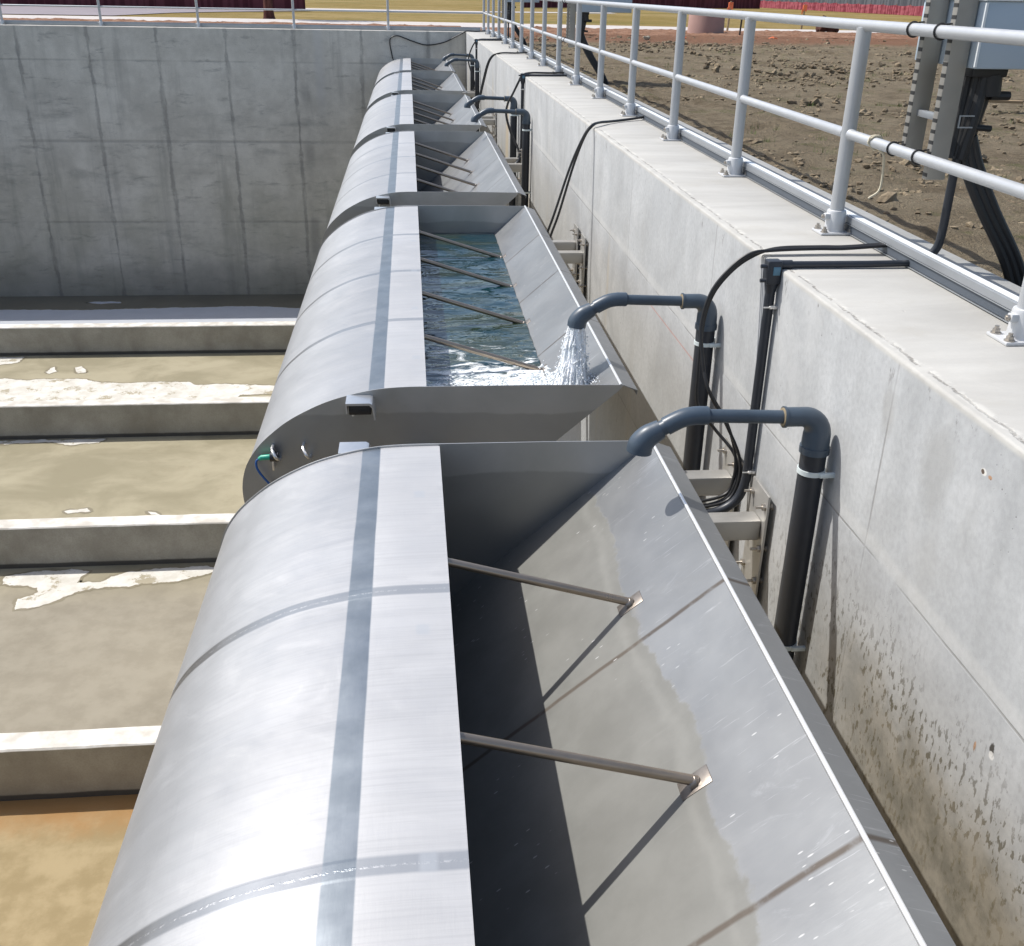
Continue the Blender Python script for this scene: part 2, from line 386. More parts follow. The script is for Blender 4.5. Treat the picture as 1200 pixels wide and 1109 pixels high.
        weld = m.math('MULTIPLY', weld, m.rng(yl, .2, .25)); weld = m.math('MULTIPLY', weld, m.rng(yl, BL-.25, BL-.2, 1., 0.))
        weld = m.math('MULTIPLY', weld, m.rng(m.noise(9., 4, .7), .28, .5, .45, 1.))
        col = m.mix(m.math('MULTIPLY', weld, .88), col, (.085, .066, .05))
        # nicks and bright scratches
        nk = m.voro(5.5, vec=m.scaled((2.4, 7., .4)))
        nick = m.math('MULTIPLY', m.rng(nk, .07, .12, 1., 0.), m.rng(m.noise(2.2, 3), .50, .54))
        col = m.mix(m.math('MULTIPLY', nick, .9), col, (.48, .48, .47))
        metal = m.math('SUBTRACT', .55, m.math('MULTIPLY', dirty, .35))
    else:
        col = m.mix(m.rng(cloud, .3, .7), (.41, .412, .40), (.50, .50, .49))
        wl = m.math('ADD', z, m.math('MULTIPLY', m.math('SUBTRACT', m.noise(2.1, 4), .5), .08))
        low = m.rng(wl, 1.00, 1.015, 1., 0.)
        col = m.mix(m.math('MULTIPLY', low, .4), col, (.22, .22, .21))
        col = m.mix(m.math('MULTIPLY', m.rng(smear, .55, .75), .3), col, (.33, .31, .27))
        rough = m.math('ADD', .44, m.math('MULTIPLY', m.math('SUBTRACT', smear, .5), .2)); metal = .78
    wh = m.noise(1.7, 3, .5)
    if kind == 'cover': wh = m.math('ADD', wh, m.math('MULTIPLY', m.math('ADD', cross, m.math('MULTIPLY', bead, 1.5)), .10))
    return m.out(col, rough, metal, m.bump(wh, .2, .03, m.bump(m.math('ADD', grain, m.math('MULTIPLY', smear, .6)), .09, .004)))
M_cover = steel('steel_cover_sheet', 'cover'); M_slope = steel('steel_front_sheet_stained', 'slope'); M_clean = steel('steel_front_sheet', 'clean'); M_plate = steel('steel_end_plate', 'plate')
M_bar = simple('steel_tube', (.40, .325, .25), .30, .85, .3, 5)
M_weldplate = simple('welded_plate', (.26, .23, .20), .38, .7, .35, 25, .1)
M_bright = simple('steel_bright', (.72, .71, .69), .32, .8, .1, 20)
M_edge = simple('steel_lit_edge', (.78, .78, .77), .3, .45, .12, 20)  # paler steel puts the lip's sun highlight into the colour
M_beam = simple('steel_bracket', (.43, .42, .395), .45, .6, .14, 7, .05)
M_bolt = simple('bolt_steel', (.42, .39, .35), .4, .8, .25, 40)
M_alu = simple('aluminium_rail', (.48, .495, .51), .46, .42, .07, 9, .03)
M_alushoe = simple('aluminium_shoe', (.58, .59, .60), .5, .3, .1, 14, .05)
M_galv = simple('galvanised_channel', (.36, .38, .40), .45, .55, .16, 6, .06)
sm_ = Mat('slotted_strut'); X_, Y_, Z_ = sm_.xyz(); f = sm_.noise(4., 5, .6)
sl_ = sm_.repeat(Z_, .048, 0., .0085, .0015)
e1 = sm_.rng(X_, -.0465, -.0455, 1., 0.)
sl_ = sm_.math('MULTIPLY', sl_, e1)
M_strutm = sm_.out(sm_.mix(sl_, sm_.mix(f, (.27, .26, .235), (.42, .405, .37)), (.03, .03, .03)), .5, sm_.math('SUBTRACT', .4, sm_.math('MULTIPLY', sl_, .4)))
M_slotdark = simple('channel_recess_shade', (.075, .09, .11), .6)
M_slot = simple('near_black', (.02, .02, .02), .8)  # plain near-black for the thin stake and the sheeting fence posts
M_pvc = simple('grey_pipe_plastic', (.052, .073, .098), .38, 0., .34, 7, .05)
M_blackpipe = simple('black_pipe_plastic', (.024, .028, .036), .42, 0., .25, 12, .03)
M_cable = simple('black_cable', (.016, .016, .017), .5, 0., .3, 12)
M_clip = simple('white_clip_plastic', (.60, .66, .66), .5, 0., .1)
M_panel = simple('panel_paint', (.40, .475, .54), .45, 0., .05, 3)
M_paneled = simple('pale_trim_lit_edge', (.72, .75, .76), .45, 0., .04, 3)

# ------------------------------------------------------------------ the tank
m = MB(); m.add([(LX, NY, FZ), (WX, NY, FZ), (WX, FY, FZ), (LX, FY, FZ)], [(0, 1, 2, 3)])
tag(m.build('tank_floor', M_floor), 'wide tan concrete floor deep in the tank', kind='structure')

def right_wall():
    m = MB(); N = 900; y0, y1 = -14., FY+1.
    ys = [y0+(y1-y0)*i/N for i in range(N+1)]
    ys = sorted(set([y0]+[1.2+(k/700)**2*(FY-.2) for k in range(701)]+[y1]))
    vs = []; fs = []; n = 7
    for y in ys:
        c = .007+.007*max(0, noise.noise((y*5.1, 1.7, 0)))+.008*max(0, noise.noise((y*19., 4., 2.)))
        d = .007+.009*max(0, noise.noise((y*6.3, 7.7, 0)))+.010*max(0, noise.noise((y*17., 9., 5.)))
        vs += [(WX, y, FZ), (WX, y, -1.), (WX+.001*noise.noise((y*8, 0, 0)), y, -c-.002), (WX+d*.45+.003*noise.noise((y*31, 2, 1)), y, -c*.35), (WX+d+.004, y, 0), (WO-.012, y, 0), (WO, y, -.012)]
    vs2 = []
    K = len(ys)
    for i in range(K-1):
        for j in range(n-1): fs.append((i*n+j, i*n+j+1, (i+1)*n+j+1, (i+1)*n+j))
    o = len(vs)
    vs += [(WO, y0, FZ), (WO, y1, FZ)]
    fs.append((n-1, o, o+1, (K-1)*n+n-1)); fs.append((0, o, o+1, (K-1)*n))
    fs.append(tuple(range(n))+(o,)); fs.append(tuple((K-1)*n+j for j in range(n))+(o+1,))
    m.add(vs, fs)
    return m.build('tank_wall', M_right, ang=50)
tag(right_wall(), 'long pale sunlit concrete tank wall carrying the near handrail and grey pipes', 'wall')
def slab(name, c, d, mat, label, cat, group=None, bev=.012):
    m = MB(); m.box(c, d, bev=bev); o = m.build(name, mat); return tag(o, label, cat, group)
slab('tank_wall', ((LX-1+WX)/2-.002, FY+.5, (FZ+0)/2-.2), (WX-LX+1-.004, 1.0, -FZ+.4), M_far,
     'shaded grey concrete end wall of the tank with dark vertical form lines', 'wall')
slab('tank_wall', (LX-.5, (NY+FY)/2, FZ/2-.2), (1., FY-NY-.004, -FZ+.4), M_plain, 'concrete side wall opposite the steel buckets, outside the picture', 'wall')
slab('tank_wall', ((LX+WX)/2-.5, NY-.6, FZ/2-.2), (WX-LX-1.004+1.9, 1.19, -FZ+.4), M_plain, 'concrete end wall under the viewer, outside the picture', 'wall')

RY = [4.55, 10.37, 16.22, 22.03, 27.93]
RL = ['low concrete floor divider beneath the viewer\'s first bucket gap, hidden from view',
      'low concrete floor divider nearest the viewer, with orange rust staining the floor before it',
      'low concrete floor divider with the large branching white patch below it on the nearer side',
      'low concrete floor divider with the long white patch right behind it',
      'low concrete floor divider farthest away, in front of the shaded end wall']
RL[2] = 'low concrete floor divider second from the viewer, right behind the branching white patch'
RL[3] = 'low concrete floor divider third from the viewer, the long white patch along its far side'
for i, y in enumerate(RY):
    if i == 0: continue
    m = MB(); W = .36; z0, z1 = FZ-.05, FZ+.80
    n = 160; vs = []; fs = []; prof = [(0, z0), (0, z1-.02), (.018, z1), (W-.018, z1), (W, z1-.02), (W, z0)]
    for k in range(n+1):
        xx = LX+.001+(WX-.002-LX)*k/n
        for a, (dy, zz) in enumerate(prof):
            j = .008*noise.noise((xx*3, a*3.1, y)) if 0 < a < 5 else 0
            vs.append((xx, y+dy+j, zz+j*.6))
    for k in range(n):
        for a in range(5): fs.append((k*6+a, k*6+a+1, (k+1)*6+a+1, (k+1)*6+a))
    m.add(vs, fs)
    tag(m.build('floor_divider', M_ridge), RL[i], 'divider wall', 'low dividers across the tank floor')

# dried white patches and puddles on the floor
def patch(name, pts, mat, label, cat, group, z, jag=.055, smooth_n=5):
    m = MB(); P = [Vector((p[0], p[1], 0)) for p in pts]; out = []
    k = len(P)
    for i in range(k):
        a, b = P[i], P[(i+1) % k]; L = (b-a).length; n = max(2, min(40, int(L/.035)))
        for q in range(n):
            p = a.lerp(b, q/n); nr = (b-a).normalized(); nr = Vector((-nr.y, nr.x, 0))
            w = jag*(noise.noise((p.x*3, p.y*3, z))+.7*noise.noise((p.x*9, p.y*9, z))+.4*noise.noise((p.x*27, p.y*27, z)))
            p = p+nr*w*min(1, L/.3); out.append((p.x, p.y, z))
    n = len(out); low = [(x, y, z-.003) for x, y, _ in out]
    m.add(out+low, [tuple(range(n))]+[(i, (i+1) % n, (i+1) % n+n, i+n) for i in range(n)])
    o = m.build(name, mat)
    cx = sum(q[0] for q in out)/n; rim = []
    for i in range(n):
        a = Vector(out[i-1]); b = Vector(out[(i+1) % n]); t = (b-a); t = t.normalized() if t.length > 1e-6 else Vector((1, 0, 0))
        p = Vector(out[i]); w_ = .05+.05*noise.noise((p.x*5, p.y*5, 8)); rim.append((p, Vector((-t.y, t.x, 0))*w_))
    area = sum(out[i][0]*out[(i+1) % n][1]-out[(i+1) % n][0]*out[i][1] for i in range(n))
    sg = -1 if area > 0 else 1
    m = MB()
    vs = [tuple(p) for p, _ in rim]+[tuple(p+d*sg) for p, d in rim]
    vs = [(x, y, z-.0015) for x, y, _ in vs]
    m.add(vs, [(i, (i+1) % n, (i+1) % n+n, i+n) for i in range(n)])
    m.build('damp_margin', M_damp, o)
    return tag(o, label, cat, group)
M_damp = simple('damp_silt', (.205, .176, .113), .5, 0., .2, 4)
mw = Mat('white_residue'); f = mw.noise(3., 6, .65)
M_white = mw.out(mw.mix(mw.rng(mw.noise(2.6, 7, .72), .40, .45), (.33, .29, .205), mw.mix(mw.rng(f, .3, .7), (.50, .475, .41), (.66, .64, .585))), mw.rng(f, .3, .7, .6, .85), 0., mw.bump(mw.noise(25, 4), .1, .003))
mw = Mat('puddle_water')
M_puddle = mw.out((.05, .055, .06), .06, 0., mw.bump(mw.noise(3., 2), .02, .01), .9)
ZP = FZ+.004
M_paleshade = simple('shaded_residue', (.46, .48, .51), .5, 0., .1, 2)  # white residue toned grey-blue, painting in the end wall's shade
PG = 'dried white patches on the tank floor'
patch('dried_patch', [(-7.19,15.68),(-7.2,15.93),(-7.03,16.02),(-6.59,16.09),(-6.08,16.09),(-5.81,16.04),(-5.91,15.85),(-5.93,15.65),(-5.56,15.68),(-5.18,15.95),(-4.48,16.09),(-3.8,16.1),(-3.5,15.9),(-3.8,15.76),(-4.19,15.64),(-4.77,15.52),(-5.31,15.48),(-5.84,15.4),(-6.05,15.13),(-6.33,14.92),(-6.71,14.85),(-6.75,15.18),(-6.48,15.39),(-6.55,15.54),(-6.89,15.61)], M_white, 'large branching white dried patch on the nearer tan floor bay', 'dried patch', PG, ZP)
patch('dried_patch', [(-11.6,26.15),(-10.57,26.05),(-10.08,25.91),(-9.65,26.01),(-8.58,25.96),(-8.37,25.72),(-7.5,25.57),(-6.91,25.66),(-5.91,25.61),(-5.72,25.38),(-4.88,25.41),(-3.6,25.2),(-3.5,24.64),(-4.46,24.6),(-4.5,24.36),(-5.87,24.2),(-8.06,24.3),(-9.51,24.4),(-11.4,24.4)], M_white, 'long wide white dried patch reaching across the floor behind a divider', 'dried patch', PG, ZP)
patch('dried_patch', [(-12.4,27.9),(-10.76,27.78),(-10.78,27.36),(-11.44,27.02),(-12.3,27.0)], M_white, 'white dried patch at the left picture edge, against the farthest divider', 'dried patch', PG, ZP)
patch('dried_patch', [(-10.4,21.98),(-7.07,21.95),(-7.17,21.75),(-7.72,21.64),(-8.36,21.83),(-9.56,21.72),(-10.4,21.7)], M_white, 'thin white strip along the foot of the third divider', 'dried patch', PG, ZP, .05)
patch('dried_patch', [(-6.95,18.4),(-6.53,18.5),(-6.41,18.33),(-6.85,18.28)], M_white, 'small white spot alone on the floor, left of a smaller one', 'dried patch', PG, ZP, .05)
patch('dried_patch', [(-5.32,18.27),(-5.18,18.23),(-5.04,18.1),(-5.22,18.14)], M_white, 'tiny white fleck on the floor nearest to the buckets', 'dried patch', PG, ZP, .02)
patch('dried_patch', [(-9.80,26.54),(-9.71,26.95),(-9.52,26.58),(-9.66,26.4)], M_white, 'small pointed white fleck behind the long white patch', 'dried patch', PG, ZP, .05)
patch('dried_patch', [(-9.14,26.85),(-9.0,26.96),(-8.68,26.45),(-8.95,26.38)], M_white, 'small slanted white fleck behind the long white patch', 'dried patch', PG, ZP, .05)
patch('dried_patch', [(-14.3,32.5),(-10.24,32.35),(-8.41,32.46),(-5.24,32.62),(-3.2,32.2),(-2.0,31.4),(-2.2,29.),(-14.,29.)], M_paleshade, 'wide pale bluish patch in the shade before the end wall', 'dried patch', PG, ZP)
patch('dried_patch', [(-10.61,33.22),(-10.21,33.31),(-9.54,33.25),(-9.46,33.11),(-10.05,33.02)], M_paleshade, 'small thin pale patch close to the foot of the end wall', 'dried patch', PG, ZP)

# ------------------------------------------------------------------ tipping buckets
PROF = [(.051,-.74),(-.08,-.742),(-.205,-.751),(-.339,-.776),(-.472,-.814),(-.593,-.867),(-.698,-.927),(-.784,-.994),(-.852,-1.059),(-.909,-1.136),(-.944,-1.212),(-.963,-1.305),(-.96,-1.408),(-.934,-1.52),(-.883,-1.623),(-.801,-1.726),(-.688,-1.808),(-.554,-1.859),(-.411,-1.88),(-.257,-1.867),(-.16,-1.845)]
SL = .87
def slz(x): return -.745-SL*(1.114-x)
ys = [i*BL/40 for i in range(41)]
OFF = (0, BL/2, BZ)
def make_bucket(edge, bx, M_slope):
    PR = [(edge, -.74)]+PROF[1:]
    root = empty('tipping_bucket', (0, BY[0]+BL/2, BZ), '', 'tipping bucket', 'row of steel tipping buckets')
    P = [(p.x, p.y) for p in (Vector((q.x, q.y)) for q in spline([(a, b, 0) for a, b in PR], 4))]
    m = MB(); m.sheet(P, -.004, ys)
    m.box((edge+.0025, BL/2, -.7575), (.005, BL-.02, .037))
    m.build('curved_cover', M_cover, root, OFF, 30)
    # front sheet with the turned lip
    m = MB(); sl = [(-.1585, -1.8496)]+[(x, slz(x)) for x in (.1, .4, .7, .9, 1.02, 1.108)]
    m.sheet(sl, -.004, ys); m.build('front_sheet', M_slope, root, OFF, 30)
    m = MB(); m.sheet([(1.113, -.7435), (1.205, -.778), (1.200, -.80)], -.004, ys)
    m.build('lip_flange', M_slope, root, OFF, 20)
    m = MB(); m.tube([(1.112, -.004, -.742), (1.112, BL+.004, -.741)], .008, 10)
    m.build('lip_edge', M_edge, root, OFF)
    # end plates
    out = [(p[0], p[1]) for p in P]
    cx, cz = .0, -1.25
    ring = [(x+(x-cx)/max(.2, math.hypot(x-cx, z-cz))*.009, z+(z-cz)/max(.2, math.hypot(x-cx, z-cz))*.009) for x, z in out]
    ring = [(1.128, -.741), (.6, -.7335), (edge+.01, -.7325)]+ring[1:]+[(.5, slz(.5)-.018), (1.1, slz(1.1)-.018)]
    for q, (a, b) in enumerate(((-.006, 0), (BL, BL+.006))):
        m = MB(); m.prism(ring, a, b)
        ep = m.build('end_plate', M_plate, root, OFF, 30)
        sg = -1 if q == 0 else 1; yb = a if q == 0 else b
        m = MB()       # hooded steel stop welded to the plate
        yc = yb+sg*.06
        pf = [(-.375, -.772), (-.25, -.772), (-.236, -.780), (-.230, -.795), (-.222, -.868), (-.229, -.869), (-.238, -.80), (-.252, -.785), (-.368, -.784), (-.368, -.83), (-.375, -.83)]
        m.prism(pf, min(yb, yb+sg*.13), max(yb, yb+sg*.13))
        m.tube([(-.345, yb+sg*.02, -.80), (-.345, yb+sg*.02, -.885)], .008, 8)
        m.build('stop_bracket', M_bright, ep, OFF)
        m = MB(); m.box((-.302, yb+sg*.058, -.815), (.118, .110, .058), bev=.006); m.build('shade_filler', M_cable, ep, OFF)  # black block added to darken the hood's shaded inside
        m = MB(); m.tube([(0, yb, -1.2), (0, yb+sg*.30, -1.2)], .05, 20); m.tube([(0, yb, -1.2), (0, yb+sg*.02, -1.2)], .11, 20)
        m.build('pivot_shaft', M_bar, ep, OFF)
    # four brace tubes, each on a small plate welded to the front sheet
    for k in range(4):
        y = BL*(k+1)/5-.01
        m = MB(); m.tube([(edge-.004, y, -.772), (bx+.006, y, slz(bx+.006)+.006)], .017, 16)
        bar = m.build('brace_bar', M_bar, root, OFF)
        c, s_ = Vector((bx, y, slz(bx)+.004)), math.atan(SL)
        m = MB(); m.box(c, (.115, .075, .008), Matrix.Rotation(-s_, 3, 'Y'), .003)
        m.tube([Vector((bx-.016, y, slz(bx-.016)+.016)), Vector((bx+.004, y, slz(bx+.004)+.008))], .024, 14)
        m.build('mounting_plate', M_weldplate, bar, OFF)
    return root
bucket = make_bucket(.094, .822, M_slope)
bucket['label'] = 'nearest steel tipping bucket, empty, filling the foreground with its curved back and two brace bars'
BLAB = ['', 'second tipping bucket, brimming with rippling water under the only running pipe',
        'third tipping bucket, empty, its near end right behind the water filled bucket',
        'fourth tipping bucket from the viewer, between the third and fifth in the row',
        'fifth tipping bucket from the viewer, just before the last one at the end wall',
        'last and smallest looking tipping bucket, close against the shaded end wall']
bucket2 = make_bucket(.046, .795, M_clean); bucket2.location = (0, BY[1]+BL/2, BZ); bucket2['label'] = BLAB[1]
for i in range(2, 6): dup(bucket2, (0, BY[i]+BL/2, BZ), BLAB[i])

# level sensor on the near plate of the second bucket
s = empty('level_sensor', (-.79, BY[1]-.06, -1.16), 'small sensor with green plug and blue lead on the water filled bucket', 'sensor')
O = tuple(s.location); yb = BY[1]-.006
M_green = simple('green_plug', (.02, .33, .22), .4); M_blue = simple('blue_lead', (.02, .10, .32), .4)
for xx, zz in ((-.765, -1.09), (-.60, -1.085)):
    m = MB(); m.tube(spline([(xx-.02, yb, zz+.035), (xx-.02, yb-.05, zz+.03), (xx, yb-.085, zz), (xx+.012, yb-.05, zz-.03), (xx+.012, yb, zz-.04)], 5), .009, 8)
    m.build('hanger_loop', M_bright, s, O)
m = MB(); m.tube([(-.755, yb-.045, -1.105), (-.80, yb-.045, -1.105)], .026, 12); m.build('sensor_body', M_blackpipe, s, O)
m = MB(); m.tube([(-.80, yb-.045, -1.105), (-.845, yb-.045, -1.108), (-.86, yb-.045, -1.116)], [.016, .015, .011], 12); m.build('plug', M_green, s, O)
m = MB(); m.tube(spline([(-.856, yb-.045, -1.112), (-.875, yb-.045, -1.13), (-.875, yb-.045, -1.17), (-.85, yb-.045, -1.22), (-.80, yb-.03, -1.30)], 5), .0065, 8); m.build('lead', M_blue, s, O)
m = MB(); m.box((-.785, yb-.03, -1.115), (.012, .06, .13), bev=.002); m.build('mounting_tab', M_bright, s, O)

# ------------------------------------------------------------------ water in the second bucket
def mw_water():
    m = Mat('bucket_water'); x, y, z = m.xyz()
    w1 = m.noise(3.2, 3, .5, vec=m.scaled((.8, 1.5, 1.)), dist=.8)
    w2 = m.noise(9., 2, .5, vec=m.scaled((.9, 1.5, 1.)), dist=.4)
    near = m.rng(y, BY[1]+3.4, BY[1]+.3)
    w0 = m.noise(1.5, 2, .5, vec=m.scaled((.7, 1.6, 1.)), dist=.5)
    h = m.math('ADD', m.math('ADD', w1, m.math('MULTIPLY', w0, 1.3)), m.math('MULTIPLY', w2, m.math('ADD', .04, m.math('MULTIPLY', near, .36))))
    col = m.mix(m.rng(m.noise(1.5, 4, .6, vec=m.scaled((.8, 1.4, 1.)), dist=.8), .42, .58), (.005, .030, .040), (.024, .038, .022))
    dx = m.math('MULTIPLY', m.math('SUBTRACT', x, .62), .62); dy = m.math('SUBTRACT', y, BY[1]+.35)
    dd = m.math('SQRT', m.math('ADD', m.math('MULTIPLY', dx, dx), m.math('MULTIPLY', dy, dy)))
    fo = m.noise(5.5, 8, .74, vec=m.scaled((.7, 1.7, 1.)), dist=.6)
    th = m.rng(dd, .14, 1.9, .36, .70)
    foam = m.rng(m.math('SUBTRACT', fo, th), 0., .13)
    col = m.mix(foam, col, (.86, .89, .89))
    return m.out(col, m.math('ADD', .04, m.math('MULTIPLY', foam, .45)), 0., m.bump(h, .6, .05), .75)
M_water = mw_water()
WZ = -1.0
y0, y1 = BY[1]+.006, BY[1]+BL-.006
x1 = 1.114-(WZ+.745)/-SL*1.0; x1 = 1.114-(-.745-WZ)/SL-.006; x0 = -.70
m = MB(); nx, ny = 60, 150; vs = []; fs = []
for j in range(ny+1):
    for i in range(nx+1):
        x = x0+(x1-x0)*i/nx; y = y0+(y1-y0)*j/ny
        d = math.hypot(x-.66, (y-(BY[1]+.38)))
        a = .004+.014*math.exp(-d*1.6)
        z = WZ+a*(noise.noise((x*4, y*5, 0))+.6*noise.noise((x*11, y*12, 3)))+.008*math.exp(-d*.9)*math.sin(d*26)
        vs.append((x-(.010 if i == nx else 0), y, z))
for j in range(ny):
    for i in range(nx):
        a = j*(nx+1)+i; fs.append((a, a+1, a+nx+2, a+nx+1))
m.add(vs, fs)
tag(m.build('water', M_water, ang=80), 'dark blue green rippling water filling the second bucket', kind='structure')

mf = Mat('white_water'); f = mf.noise(26., 5, .7)
M_foam = mf.out(mf.mix(mf.rng(f, .35, .6), (.62, .68, .70), (.92, .94, .95)), .25, 0., mf.bump(mf.noise(40, 4), .5, .01), Alpha=mf.rng(mf.noise(19., 4, .7), .30, .42, .35, 1.))
mf = Mat('falling_water'); f = mf.noise(20., 5, .7, vec=mf.scaled((1., 1., .35)))
M_jet = mf.out(mf.mix(mf.rng(f, .35, .62), (.66, .70, .72), (.95, .96, .97)), .15, 0., mf.bump(mf.noise(34, 4, vec=mf.scaled((1, 1, .4))), .7, .012), Alpha=mf.rng(mf.noise(24., 4, .7, vec=mf.scaled((1, 1, .3))), .32, .48, .55, 1.))
mf = Mat('clear_water_core')
M_core = mf.out((.93, .96, .97), .08, 0., mf.bump(mf.noise(30., 5, .7, vec=mf.scaled((1., 1., .4))), 1., .02), Alpha=mf.rng(mf.noise(22., 5, .75, vec=mf.scaled((1., 1., .35))), .30, .50, .60, 1.), IOR=1.33)
def blob(m, c, r, sub=1, sq=(1, 1, 1), amp=.35):
    bm = bmesh.new(); bmesh.ops.create_icosphere(bm, subdivisions=sub, radius=1)
    k = random.random()*50
    bm.verts.index_update()
    vs = []
    for v in bm.verts:
        q = 1+amp*noise.noise((v.co.x*1.7+k, v.co.y*1.7, v.co.z*1.7))
        vs.append((c[0]+v.co.x*r*sq[0]*q, c[1]+v.co.y*r*sq[1]*q, c[2]+v.co.z*r*sq[2]*q))
    m.add(vs, [[v.index for v in f.verts] for f in bm.faces]); bm.free()
PXX, PYS = 1.69, [3.84, 5.60, 15.55, 17.5, 27.2, 29.3]
jx, jy = .925, PYS[1]
m = MB()
ztop, zbot = -.543, slz(.86)-.02
def jet(t, a, q):
    rr = (.045+.040*t**.8+.065*t**2.6)*q
    cx = jx-.05*t*t-.015*t; cy = jy-.17*t*t
    x = cx+rr*math.cos(a); return Vector((x, cy+rr*1.15*math.sin(a), max(ztop+(zbot-ztop)*t, slz(x)+.006)))
for k in range(330):
    a = random.random()*6.283; q = math.sqrt(random.random()); t0 = random.random()**2*.55; t1 = min(1., t0+random.uniform(.25, .8)); w = random.uniform(.0025, .0075)
    pts = []; rs = []; da = random.gauss(0, .35)
    n = 9
    for i in range(n):
        u = i/(n-1); t = t0+(t1-t0)*u
        pts.append(jet(t, a+da*t, q*(1+.20*noise.noise((k*3.1, t*5, 0))))); rs.append(w*(.25+math.sin(math.pi*min(1, u*.9+.1)))*(1+.5*noise.noise((k*1.7, t*9, 4))))
    m.tube(pts, rs, 7)
for k in range(1100):
    t = random.random()**.7; blob(m, jet(t, random.random()*6.283, .55+.75*random.random()), random.uniform(.0015, .0055), 1, (1, 1, 1.6))
wp = tag(m.build('water_stream', M_jet, ang=80), 'white rushing water falling from the pipe spout into the second bucket', 'water stream')
m = MB(); vs = []; fs = []; nr, nh = 30, 30
for j in range(nh+1):
    t = j/nh*.97
    for i in range(nr):
        a = 2*math.pi*i/nr; vs.append(jet(t, a, .88*(1+.35*min(1, t*3)*noise.noise((math.cos(a)*3, math.sin(a)*3, t*4)))))
for j in range(nh):
    for i in range(nr): a = j*nr+i; b = j*nr+(i+1) % nr; fs.append((a, b, b+nr, a+nr))
m.add(vs, fs); m.build('water_core', M_core, wp, ang=80)
# foam spreading from the splash
m = MB()
def flake(m, x, y, r):
    n = 9; k = random.random()*90
    z = WZ+.016+random.random()*.012
    sx = random.uniform(1.2, 2.8)
    vs = [(x, y, z+.012)]+[(min(x+sx*r*math.cos(6.283*i/n)*(1+.6*noise.noise((i*1.3, k, 0))), x1+.02), max(y+r*.55*math.sin(6.283*i/n)*(1+.6*noise.noise((i*1.3, k, 5))), y0+.002), z-.012) for i in range(n)]
    m.add(vs, [(0, i+1, (i+1) % n+1) for i in range(n)])
for k in range(900):
    u = random.random()**1.6
    x = .88-u*.7+random.gauss(0, .04); y = BY[1]+.45+random.gauss(.1, .15)
    h = abs(random.gauss(0, .035))*(1-u)**2
    blob(m, (min(x, x1), max(y, y0+.04), WZ+.02+h), random.uniform(.003, .010), 1, (1.6, 1.2, .6))
for k in range(150):       # boiling heap where the stream lands
    x = random.gauss(.74, .09); y = BY[1]+.46+random.gauss(0, .15)
    x = min(x, .88); blob(m, (x, max(y, y0+.05), max(WZ, slz(x))+.012), random.uniform(.015, .045), 2, (1.3, 1.2, .7), .6)
tag(m.build('foam', M_foam, ang=70), 'white foam and splashes where the stream hits the water', kind='stuff')

# ------------------------------------------------------------------ fill pipes
def make_pipe():
    O = (PXX, PYS[0], -8.17); y = PYS[0]
    root = empty('fill_pipe', O, '', 'pipe', 'grey fill pipes over the buckets')
    zt = -.405
    m = MB(); m.tube([(PXX, y, -8.17), (PXX, y, -.50)], .055, 22); m.build('riser', M_blackpipe, root, O)
    m = MB()
    arc = [(PXX-.075+.075*math.sin(a), y, zt-.075+.075*math.cos(a)) for a in [R(q) for q in range(0, 91, 10)]]
    m.tube([(PXX-.155, y, zt)]+arc+[(PXX, y, zt-.155)], [.042]+[.042+.016*i/9 for i in range(10)]+[.060], 22)
    m.tube([(PXX-.158, y, zt), (PXX-.148, y, zt)], .0465, 22); m.tube([(PXX, y, zt-.135), (PXX, y, zt-.165)], .064, 22)
    m.build('elbow', M_pvc, root, O)
    m = MB(); m.tube([(PXX-.14, y, zt), (1.15, y, zt+.014)], .029, 20); m.build('cross_pipe', M_pvc, root, O)
    m = MB(); m.tube([(PXX-.1575, y, zt), (PXX-.162, y, zt)], .040, 20); m.build('glue_ring', M_glue, root, O)
    m = MB()
    z1 = zt+.014
    path = spline([(1.205, y, z1), (1.15, y, z1), (1.105, y, z1-.008), (1.065, y, z1-.026), (1.03, y, z1-.046)], 5)
    m.tube(path, .0395, 22); m.tube([path[0], path[0]+Vector((.004, 0, 0))], .036, 20)
    d = Vector((-.86, 0, -.50)).normalized()
    p2 = Vector(path[-1])+d*.02
    m.tube([Vector(path[-1]), Vector(path[-1])+d*.04], .033, 20)
    path = spline([p2, p2+d*.03, p2+d*.060+Vector((-.004, 0, -.004)), p2+d*.085+Vector((-.008, 0, -.024)), p2+d*.09+Vector((-.010, 0, -.056))], 5)
    n_ = len(path)
    m.tube(path, [.041+.013*min(1, i/(n_*.75)) for i in range(n_)], 22, caps=False); m.tube([path[0], path[0]+(path[1]-path[0])*.2], .041, 22)
    e = path[-1]
    m.tube([e, e+Vector((0, 0, .03))], .046, 22, caps=False); m.tube([e+Vector((0, 0, .03)), e+Vector((0, 0, .032))], .046, 22)
    m.build('spout', M_pvc, root, O)
    for z in (-.655, -1.55):
        m = MB(); m.tube([(PXX, y, z-.011), (PXX, y, z+.011)], .0605, 24)
        m.box((PXX+.05, y-.058, z), (.07, .018, .022), bev=.003); m.box((PXX+.05, y+.058, z), (.07, .018, .022), bev=.003)
        m.build('pipe_clip', M_clip, root, O)
    return root
M_glue = simple('glue_ring_tan', (.34, .27, .17), .5)
pipe = make_pipe()
PLAB = ['nearest blue grey fill pipe arching from the wall over the empty foreground bucket',
        'blue grey fill pipe with water rushing from its spout',
        'blue grey fill pipe over the third bucket, nearer of the middle pair',
        'blue grey fill pipe over the fourth bucket, farther of the middle pair',
        'blue grey fill pipe over the fifth bucket, nearer one of the farthest pair',
        'farthest blue grey fill pipe, over the last bucket by the end wall']
pipe['label'] = PLAB[0]
